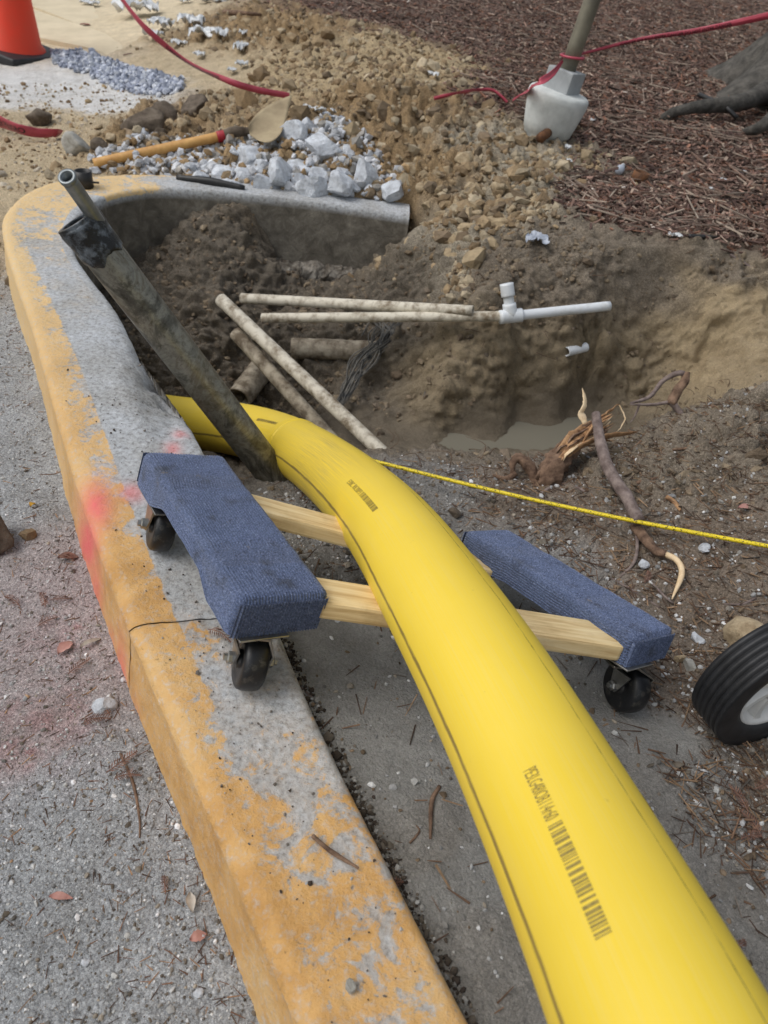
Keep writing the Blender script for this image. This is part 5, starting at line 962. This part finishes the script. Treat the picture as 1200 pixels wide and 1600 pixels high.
# leaves
def sprig(u, v, L, ang, mat='leafbrown', z=None, label='feathery dead redwood sprig lying on the grey street by the curb', group='redwood sprigs on the street'):
    g = (hit(u, v) if z is None else P(u, v, z)) + np.array([0, 0, .002]); a = np.array([math.cos(ang), math.sin(ang), 0]); b = np.array([-a[1], a[0], 0]); VS = []; FS = []; n_ = 13; curve = RNG.uniform(-.3, .3)
    cl = [g + a * (t - .5) * L + b * curve * L * (t - .5) ** 2 + np.array([0, 0, .002 + .004 * math.sin(t * 3)]) for t in np.linspace(0, 1, n_)]
    vs, fs = tubegeo(np.array(cl), .0007, 5); VS.append(vs); FS += fs; o = len(vs)
    for i in range(1, n_):
        for sg in (-1, 1):
            l = L * .23 * math.sin(min(1, (i / n_) * .8 + .25) * math.pi) * RNG.uniform(.8, 1.1) + .002; d = nrm(a * .75 + b * sg); p = cl[i]; w_ = L * .022
            n__ = np.cross(d, [0, 0, 1.]); q = [p, p + d * l * .5 + n__ * w_ + [0, 0, .0012], p + d * l + [0, 0, RNG.uniform(-.001, .003)], p + d * l * .5 - n__ * w_ + [0, 0, .0012]]
            VS.append(np.array(q)); FS += [(o, o + 1, o + 2), (o, o + 2, o + 3)]; o += 4
    return mesh('redwood_sprig', np.vstack(VS), FS, M[mat], None, smooth=False, label=label, cat='leaf sprig', group=group)
for (u, v, L, an) in ((150, 1128, .034, .4), (192, 1195, .040, .9), (200, 1215, .030, .3), (70, 940, .030, 2.2), (95, 940, .026, .2), (125, 1045, .034, 1.0), (22, 942, .030, 2.7), (258, 1385, .018, 2.0), (108, 875, .022, 2.8), (165, 1110, .026, 2.4), (75, 975, .028, .8)): sprig(u, v, L, an)
for (u, v, L, an, z) in ((345, 995, .034, -.45, .003), (605, 1388, .030, .5, None)): sprig(u, v, L, an, 'leafbrown', z, 'feathery dead redwood sprig lying on the painted curb', 'redwood sprigs on the curb')
for (u, v, L, an) in ((1152, 1250, .034, 2.0), (1172, 1290, .036, 2.1), (1168, 1310, .028, .3), (1190, 1230, .03, .6), (1010, 905, .03, 1.2), (1150, 1480, .02, .4)): sprig(u, v, L, an, 'leafbrown', None, 'feathery dead redwood sprig on the dirt right of the gas pipe', 'redwood sprigs on the dirt')
def leaf(u, v, L, W_, ang, mat, label, z=None):
    g = (hit(u, v) if z is None else P(u, v, z)) + np.array([0, 0, .0025]); a = np.array([math.cos(ang), math.sin(ang), 0]); b = np.array([-a[1], a[0], 0]); n_ = 10; VS = []
    for t in np.linspace(0, 1, n_):
        w_ = W_ * math.sin(math.pi * min(1, t * .96 + .02)) ** .8 * RNG.uniform(.85, 1.1)
        for s_ in (-1, 0, 1): VS.append(g + a * (t - .5) * L + b * s_ * w_ * .5 + np.array([0, 0, .004 * (abs(s_)) + .003 * math.sin(t * 4)]))
    fs = [(i * 3 + j, (i + 1) * 3 + j, (i + 1) * 3 + j + 1, i * 3 + j + 1) for i in range(n_ - 1) for j in range(2)]; return mesh('dead_leaf', VS, fs, M[mat], None, label=label, cat='leaf')
leaf(299, 1412, .022, .010, 2.0, 'leafgrey', 'pale grey oval leaf leaning against the lower curb face'); leaf(310, 1467, .017, .012, .5, 'leafpink', 'pinkish curled leaf on the street beside the curb'); leaf(96, 1405, .024, .008, 0.1, 'leafpink', 'dull red brown leaf lying out on the street')
leaf(107, 874, .030, .016, .3, 'leafbrown', 'curled brown leaf at the foot of the curb below the pink paint'); leaf(103, 1015, .026, .016, 1.2, 'leafpink', 'crumpled reddish leaf on the pink dusted street'); leaf(142, 1008, .030, .008, .8, 'leafgrey', 'narrow pale leaf against the curb by the joint'); leaf(52, 792, .012, .010, 1.4, 'leafyellow', 'tiny bright yellow leaf by the rock on the street')
leaf(135, 40, .075, .05, .6, 'leafred', 'dark red star shaped leaf on the sidewalk slab'); leaf(1165, 797, .034, .014, .2, 'leafpink', 'brown leaf scrap on the bank near the cord')
# sticks
STK = [([(188, 1178), (208, 1225), (218, 1280), (218, 1310)], .0016, 'root', 'thin brown stick lying on the street along the curb', None), ([(488, 1307), (515, 1330), (560, 1358)], .0022, 'root', 'dark sliver of wood lying across the curb top', .004), ([(686, 1230), (674, 1255), (672, 1312)], .0024, 'root', 'reddish brown twig on the dust beside the gas pipe', None), ([(640, 1318), (655, 1300), (650, 1290)], .0012, 'root', 'short bent twig by the curb and gas pipe', None), ([(1118, 690), (1090, 700), (1050, 704)], .003, 'root', 'brown root strand across the face of the bank', None), ([(975, 765), (1000, 755), (1030, 748)], .004, 'root', 'short reddish root lying behind the slanting root', None), ([(1040, 778), (1052, 786), (1062, 800)], .004, 'splinter', 'pale wood splinter on the bank above the cord', None), ([(1010, 905), (1040, 935), (1052, 945)], .0022, 'rootgrey', 'grey twig below the hooked pale root end', None), ([(955, 905), (990, 925), (1030, 950)], .002, 'rootgrey', 'thin grey twig next to the right carpeted board', None), ([(845, 772), (872, 758), (905, 765), (930, 782)], .003, 'rootgrey', 'pale grey root loop on the dirt before the stump', None), ([(350, 22), (380, 24), (408, 26)], .012, 'root', 'weathered stick of wood lying in the spoil', None), ([(125, 700), (122, 720), (118, 735)], .0012, 'root', 'thin twig on the gravelly street by the curb', None), ([(118, 720), (90, 740), (60, 742)], .0012, 'root', 'dry stem lying on the gravelly street', None), ([(1180, 935), (1160, 945), (1130, 945)], .002, 'rootgrey', 'bare grey twig above the tan rock', None), ([(700, 890), (720, 905), (742, 915)], .0014, 'root', 'twig lying under the dolly', None), ([(1075, 372), (1100, 373), (1120, 374)], .006, 'black', 'dark thin stick on the edge of the mulch', None), ([(1140, 400), (1165, 415), (1180, 425)], .004, 'rootgrey', 'bent root end sticking out of the pit rim', None), ([(470, 1075), (478, 1082), (490, 1092)], .0012, 'rootgrey', 'tiny twig at the inner curb edge by the caster', None)]
for pts, r, mt, lb, z in STK:
    tube('stick', [(hit(u, v) if z is None else P(u, v, z)) + np.array([0, 0, r * .8]) for u, v in pts], [r, r * 1.1, r * .6], M[mt], None, seg=8, n=16, wob=.2, wsc=90., label=lb, cat='stick')

# ================================================================== loose stuff
UV = proj(V); dep_v = (V - CO) @ CF; inview = (dep_v > .3) & (UV[:, 0] > -160) & (UV[:, 0] < 1360) & (UV[:, 1] > -160) & (UV[:, 1] < 1760)
slabs_xy = None
def pick(n, wgt):
    p = np.where(inview, wgt, 0).astype(float); p /= p.sum(); k = RNG.choice(len(V), n, p=p); cell = np.stack([2 * hw(V[k, 1]) / NC, np.interp(V[k, 1], (Yr[1:] + Yr[:-1]) / 2, np.diff(Yr))], 1)
    xy = V[k, :2] + RNG.uniform(-.5, .5, (n, 2)) * cell; return np.c_[xy, gz(xy[:, 0], xy[:, 1])], NRM[k], dep_v[k]
def rotmats(n, flat=.5, nr=None):
    yaw = RNG.uniform(0, 2 * np.pi, n); z = np.tile([0, 0, 1.0], (n, 1)) if nr is None else nr.copy(); z = z + RNG.normal(size=(n, 3)) * flat; z /= np.linalg.norm(z, axis=1)[:, None]
    x = np.c_[np.cos(yaw), np.sin(yaw), np.zeros(n)]; x -= z * (x * z).sum(1)[:, None]; x /= np.linalg.norm(x, axis=1)[:, None]; y = np.cross(z, x); return np.stack([x, y, z], 2)
def pebbles(name, pos, size, cols, flat=.6, lift=.15, mat='litter'):
    n = len(pos); v, f = ico(1); k = len(v); jit = RNG.uniform(.62, 1.2, (n, k, 1)); sc = RNG.uniform(.6, 1.15, (n, 1, 3)) * [1, 1, .75]; q = v[None] * jit * sc * size[:, None, None]; q = np.einsum('nij,nkj->nki', rotmats(n, flat), q) + pos[:, None, :] + np.array([0, 0, 1]) * (size * lift)[:, None, None]
    o = fast(name, q.reshape(-1, 3), (f[None] + (np.arange(n) * k)[:, None, None]).reshape(-1, 3), M[mat], np.repeat(cols, k, 0), smooth=False); return setp(o, kind='stuff')
_bx = np.array([(-1, -1, -1), (1, -1, -1), (1, 1, -1), (-1, 1, -1), (-1, -1, 1), (1, -1, 1), (1, 1, 1), (-1, 1, 1)], float); _bf = np.array([(0, 3, 2, 1), (4, 5, 6, 7), (0, 1, 5, 4), (1, 2, 6, 5), (2, 3, 7, 6), (3, 0, 4, 7)])
def chips(name, pos, L, W_, T_, cols, flat=.25, nr=None, taper=.4, lift=.0):
    n = len(pos); q = np.tile(_bx[None], (n, 1, 1)) * np.stack([L, W_, T_], 1)[:, None, :] / 2; e = q[:, :, 0] > 0; q[:, :, 1] = np.where(e, q[:, :, 1] * taper, q[:, :, 1]); bend = RNG.normal(size=(n, 1)) * .18; q[:, :, 1] += bend * L[:, None] * (q[:, :, 0] / L[:, None] * 2) ** 2 * .5
    q = np.einsum('nij,nkj->nki', rotmats(n, flat, nr), q) + pos[:, None, :] + np.array([0, 0, 1]) * (T_ * .5 + lift)[:, None, None]
    o = fast(name, q.reshape(-1, 3), (_bf[None] + (np.arange(n) * 8)[:, None, None]).reshape(-1, 4), M['litter'], np.repeat(cols, 8, 0), smooth=False); return setp(o, kind='stuff')
def palette(n, cs, var=.18):
    c = np.array([lin(*x) for x in cs])[RNG.integers(0, len(cs), n)]; return np.clip(c * (1 + RNG.normal(size=(n, 1)) * var), .005, 1)
GREY = [(150, 150, 150), (176, 176, 174), (120, 118, 114), (196, 196, 196), (140, 132, 120), (104, 96, 86)]
oncurb = sdist(XY, np.vstack([RIDGE - 0.0, INNER[::-1]])) > -.004
free = (~oncurb).astype(float)
p, nr, dp = pick(12000, ZW['st'] * free); pebbles('street_gravel', p, RNG.gamma(2.0, .00045, 12000) + .0004, palette(12000, GREY))
p, nr, dp = pick(220, ZW['st'] * free); pebbles('street_gravel', p, RNG.uniform(.002, .0045, 220), palette(220, GREY + [(210, 210, 212), (170, 140, 110)]))
_nc = np.exp(-np.clip(-sd_ - .08, 0, 9) / .06) + .25; p, nr, dp = pick(1100, ZW['st'] * free * _nc); chips('needle_litter', p, RNG.uniform(.005, .020, 1100), RNG.uniform(.0005, .0016, 1100), RNG.uniform(.0004, .0009, 1100), palette(1100, [(96, 72, 58), (120, 92, 74), (80, 64, 54), (150, 120, 92)]), .12)
p, nr, dp = pick(7000, (ZW['b'] + .12 * ZW['d']) * free); pebbles('dirt_gravel', p, RNG.gamma(2.0, .0009, 7000) + .0008, palette(7000, GREY + [(120, 104, 86), (100, 86, 70)]))
p, nr, dp = pick(320, ZW['b'] * free); pebbles('dirt_gravel', p, RNG.uniform(.0025, .007, 320), palette(320, [(150, 150, 150), (128, 122, 114), (176, 176, 176), (110, 98, 84)]))
p, nr, dp = pick(5200, (ZW['b'] * np.clip((V[:, 0] - .05) * 4, .15, 1) + .03 * ZW['d']) * free); chips('needle_litter', p, RNG.uniform(.008, .045, 5200), RNG.uniform(.0008, .0026, 5200), RNG.uniform(.0006, .0016, 5200), palette(5200, [(92, 72, 58), (116, 92, 74), (78, 62, 52), (140, 116, 92), (110, 102, 94)]), .2)
# dark grit in the joint between curb and dirt
ee = dense(INNER[:9], 40); kx = RNG.integers(0, len(ee), 1700); q = ee[kx] + RNG.normal(size=(1700, 2)) * .006 + [.007, .004]; pebbles('curb_grit', np.c_[q, np.maximum(gz(q[:, 0], q[:, 1]), -.2)], RNG.gamma(2, .0009, 1700) + .0006, palette(1700, [(70, 62, 54), (100, 92, 82), (60, 52, 46), (150, 148, 144)]))
cc = dense(CENTRE[:12], 40); kx = RNG.integers(0, len(cc), 420); q = cc[kx] + RNG.normal(size=(420, 2)) * [.05, .035]; ok = sdist(q, np.vstack([RIDGE, INNER[::-1]])) > .012; q = q[ok]; pebbles('curb_grit', np.c_[q, np.full(len(q), .001)], RNG.gamma(2, .00045, len(q)) + .0004, palette(len(q), [(90, 84, 78), (110, 104, 98), (70, 60, 52), (170, 170, 170)]))
# mulch
nM = 42000; p, nr, dp = pick(nM, ZW['m'] ** 2); sc_ = RNG.uniform(.7, 1.3, nM); chips('bark_mulch', p, RNG.uniform(.010, .042, nM) * sc_, RNG.uniform(.003, .010, nM) * sc_, RNG.uniform(.0015, .005, nM), palette(nM, [(104, 82, 72), (120, 96, 86), (84, 66, 60), (138, 112, 100), (96, 76, 70), (124, 90, 74), (156, 138, 124), (72, 60, 54)], .25), .35, lift=.003)
p, nr, dp = pick(1500, ZW['m'] ** 2); chips('bark_mulch', p, RNG.uniform(.06, .22, 1500), RNG.uniform(.002, .005, 1500), RNG.uniform(.002, .004, 1500), palette(1500, [(140, 124, 112), (120, 100, 88), (160, 146, 132)]), .12, lift=.008, taper=.7)
p, nr, dp = pick(260, ZW['m'] ** 2); chips('bark_mulch', p, RNG.uniform(.008, .02, 260), RNG.uniform(.005, .010, 260), RNG.uniform(.002, .004, 260), palette(260, [(210, 200, 190), (190, 170, 150)]), .3, lift=.008)
# clods
p, nr, dp = pick(9500, ZW['s'] ** 1.5); pebbles('soil_clods', p, RNG.gamma(1.1, .0062, 9500) + .0018, palette(9500, [(150, 130, 102), (134, 114, 88), (164, 146, 118), (124, 108, 88), (170, 156, 132)], .15), mat='clod')
p, nr, dp = pick(9000, ZW['p'] ** 1.5 * (sd_ > 0) * np.clip(NRM[:, 2], .1, 1)); pebbles('soil_clods', p, RNG.gamma(1.4, .0026, 9000) + .0016, palette(9000, [(122, 108, 90), (112, 98, 82), (136, 122, 102), (118, 106, 92)], .12), lift=-.1, mat='clod')
p, nr, dp = pick(1800, ((np.abs(UV[:, 0] - 130) < 140) & (UV[:, 1] > 130) & (UV[:, 1] < 300) & (Y > 2)).astype(float) * free); pebbles('soil_clods', p, RNG.gamma(1.6, .0022, 1800) + .001, palette(1800, [(168, 146, 112), (130, 108, 82), (186, 176, 160)], .15), mat='clod')
# heap of crushed concrete beside the cone and fines among the rubble
def patch(poly, n, smin, smax, cols, name):
    pl = np.array([hit(u, v)[:2] for u, v in poly]); lo, hi = pl.min(0), pl.max(0); q = RNG.uniform(lo, hi, (n * 3, 2)); q = q[sdist(q, pl) > RNG.uniform(-.02, .03, len(q))][:n]; z = gz(q[:, 0], q[:, 1]) + RNG.uniform(0, .015, len(q)); pebbles(name, np.c_[q, z], RNG.uniform(smin, smax, len(q)) ** 1, palette(len(q), cols, .12))
patch([(80, 82), (130, 84), (190, 104), (270, 124), (296, 136), (262, 152), (200, 146), (140, 118), (92, 104)], 2600, .004, .020, [(150, 156, 172), (176, 182, 196), (130, 136, 150), (196, 200, 208)], 'crushed_concrete')
patch([(150, 250), (230, 215), (330, 230), (420, 200), (520, 185), (600, 250), (640, 300), (560, 316), (420, 306), (300, 290), (200, 276)], 2200, .005, .022, [(172, 174, 178), (196, 198, 202), (150, 146, 140), (150, 126, 94)], 'crushed_concrete')

rl = []; 
for k in range(130):
    u, v = (RNG.uniform(980, 1200), RNG.uniform(600, 760)) if k < 80 else (RNG.uniform(560, 1150), RNG.uniform(390, 560)) if k < 105 else (RNG.uniform(600, 900), RNG.uniform(690, 760))
    g = hit(u, v); L_ = RNG.uniform(.02, .07); a = RNG.uniform(0, 6.28); q = [g, g + [math.cos(a) * L_ * .4, math.sin(a) * L_ * .4, RNG.uniform(.004, .02)], g + [math.cos(a + .7) * L_, math.sin(a + .7) * L_, RNG.uniform(-.004, .012)]]
    rl.append(tubegeo(smooth_path(q, 9), np.linspace(.0011, .0005, 9), 4))
vs = np.vstack([a for a, b in rl]); off = np.cumsum([0] + [len(a) for a, b in rl]); fq = np.array([[i + off[k] for i in f] for k, (a, b) in enumerate(rl) for f in b if len(f) == 4])
setp(fast('rootlets', vs, fq, M['litter'], palette(len(vs), [(96, 78, 64)], .05)), kind='stuff')
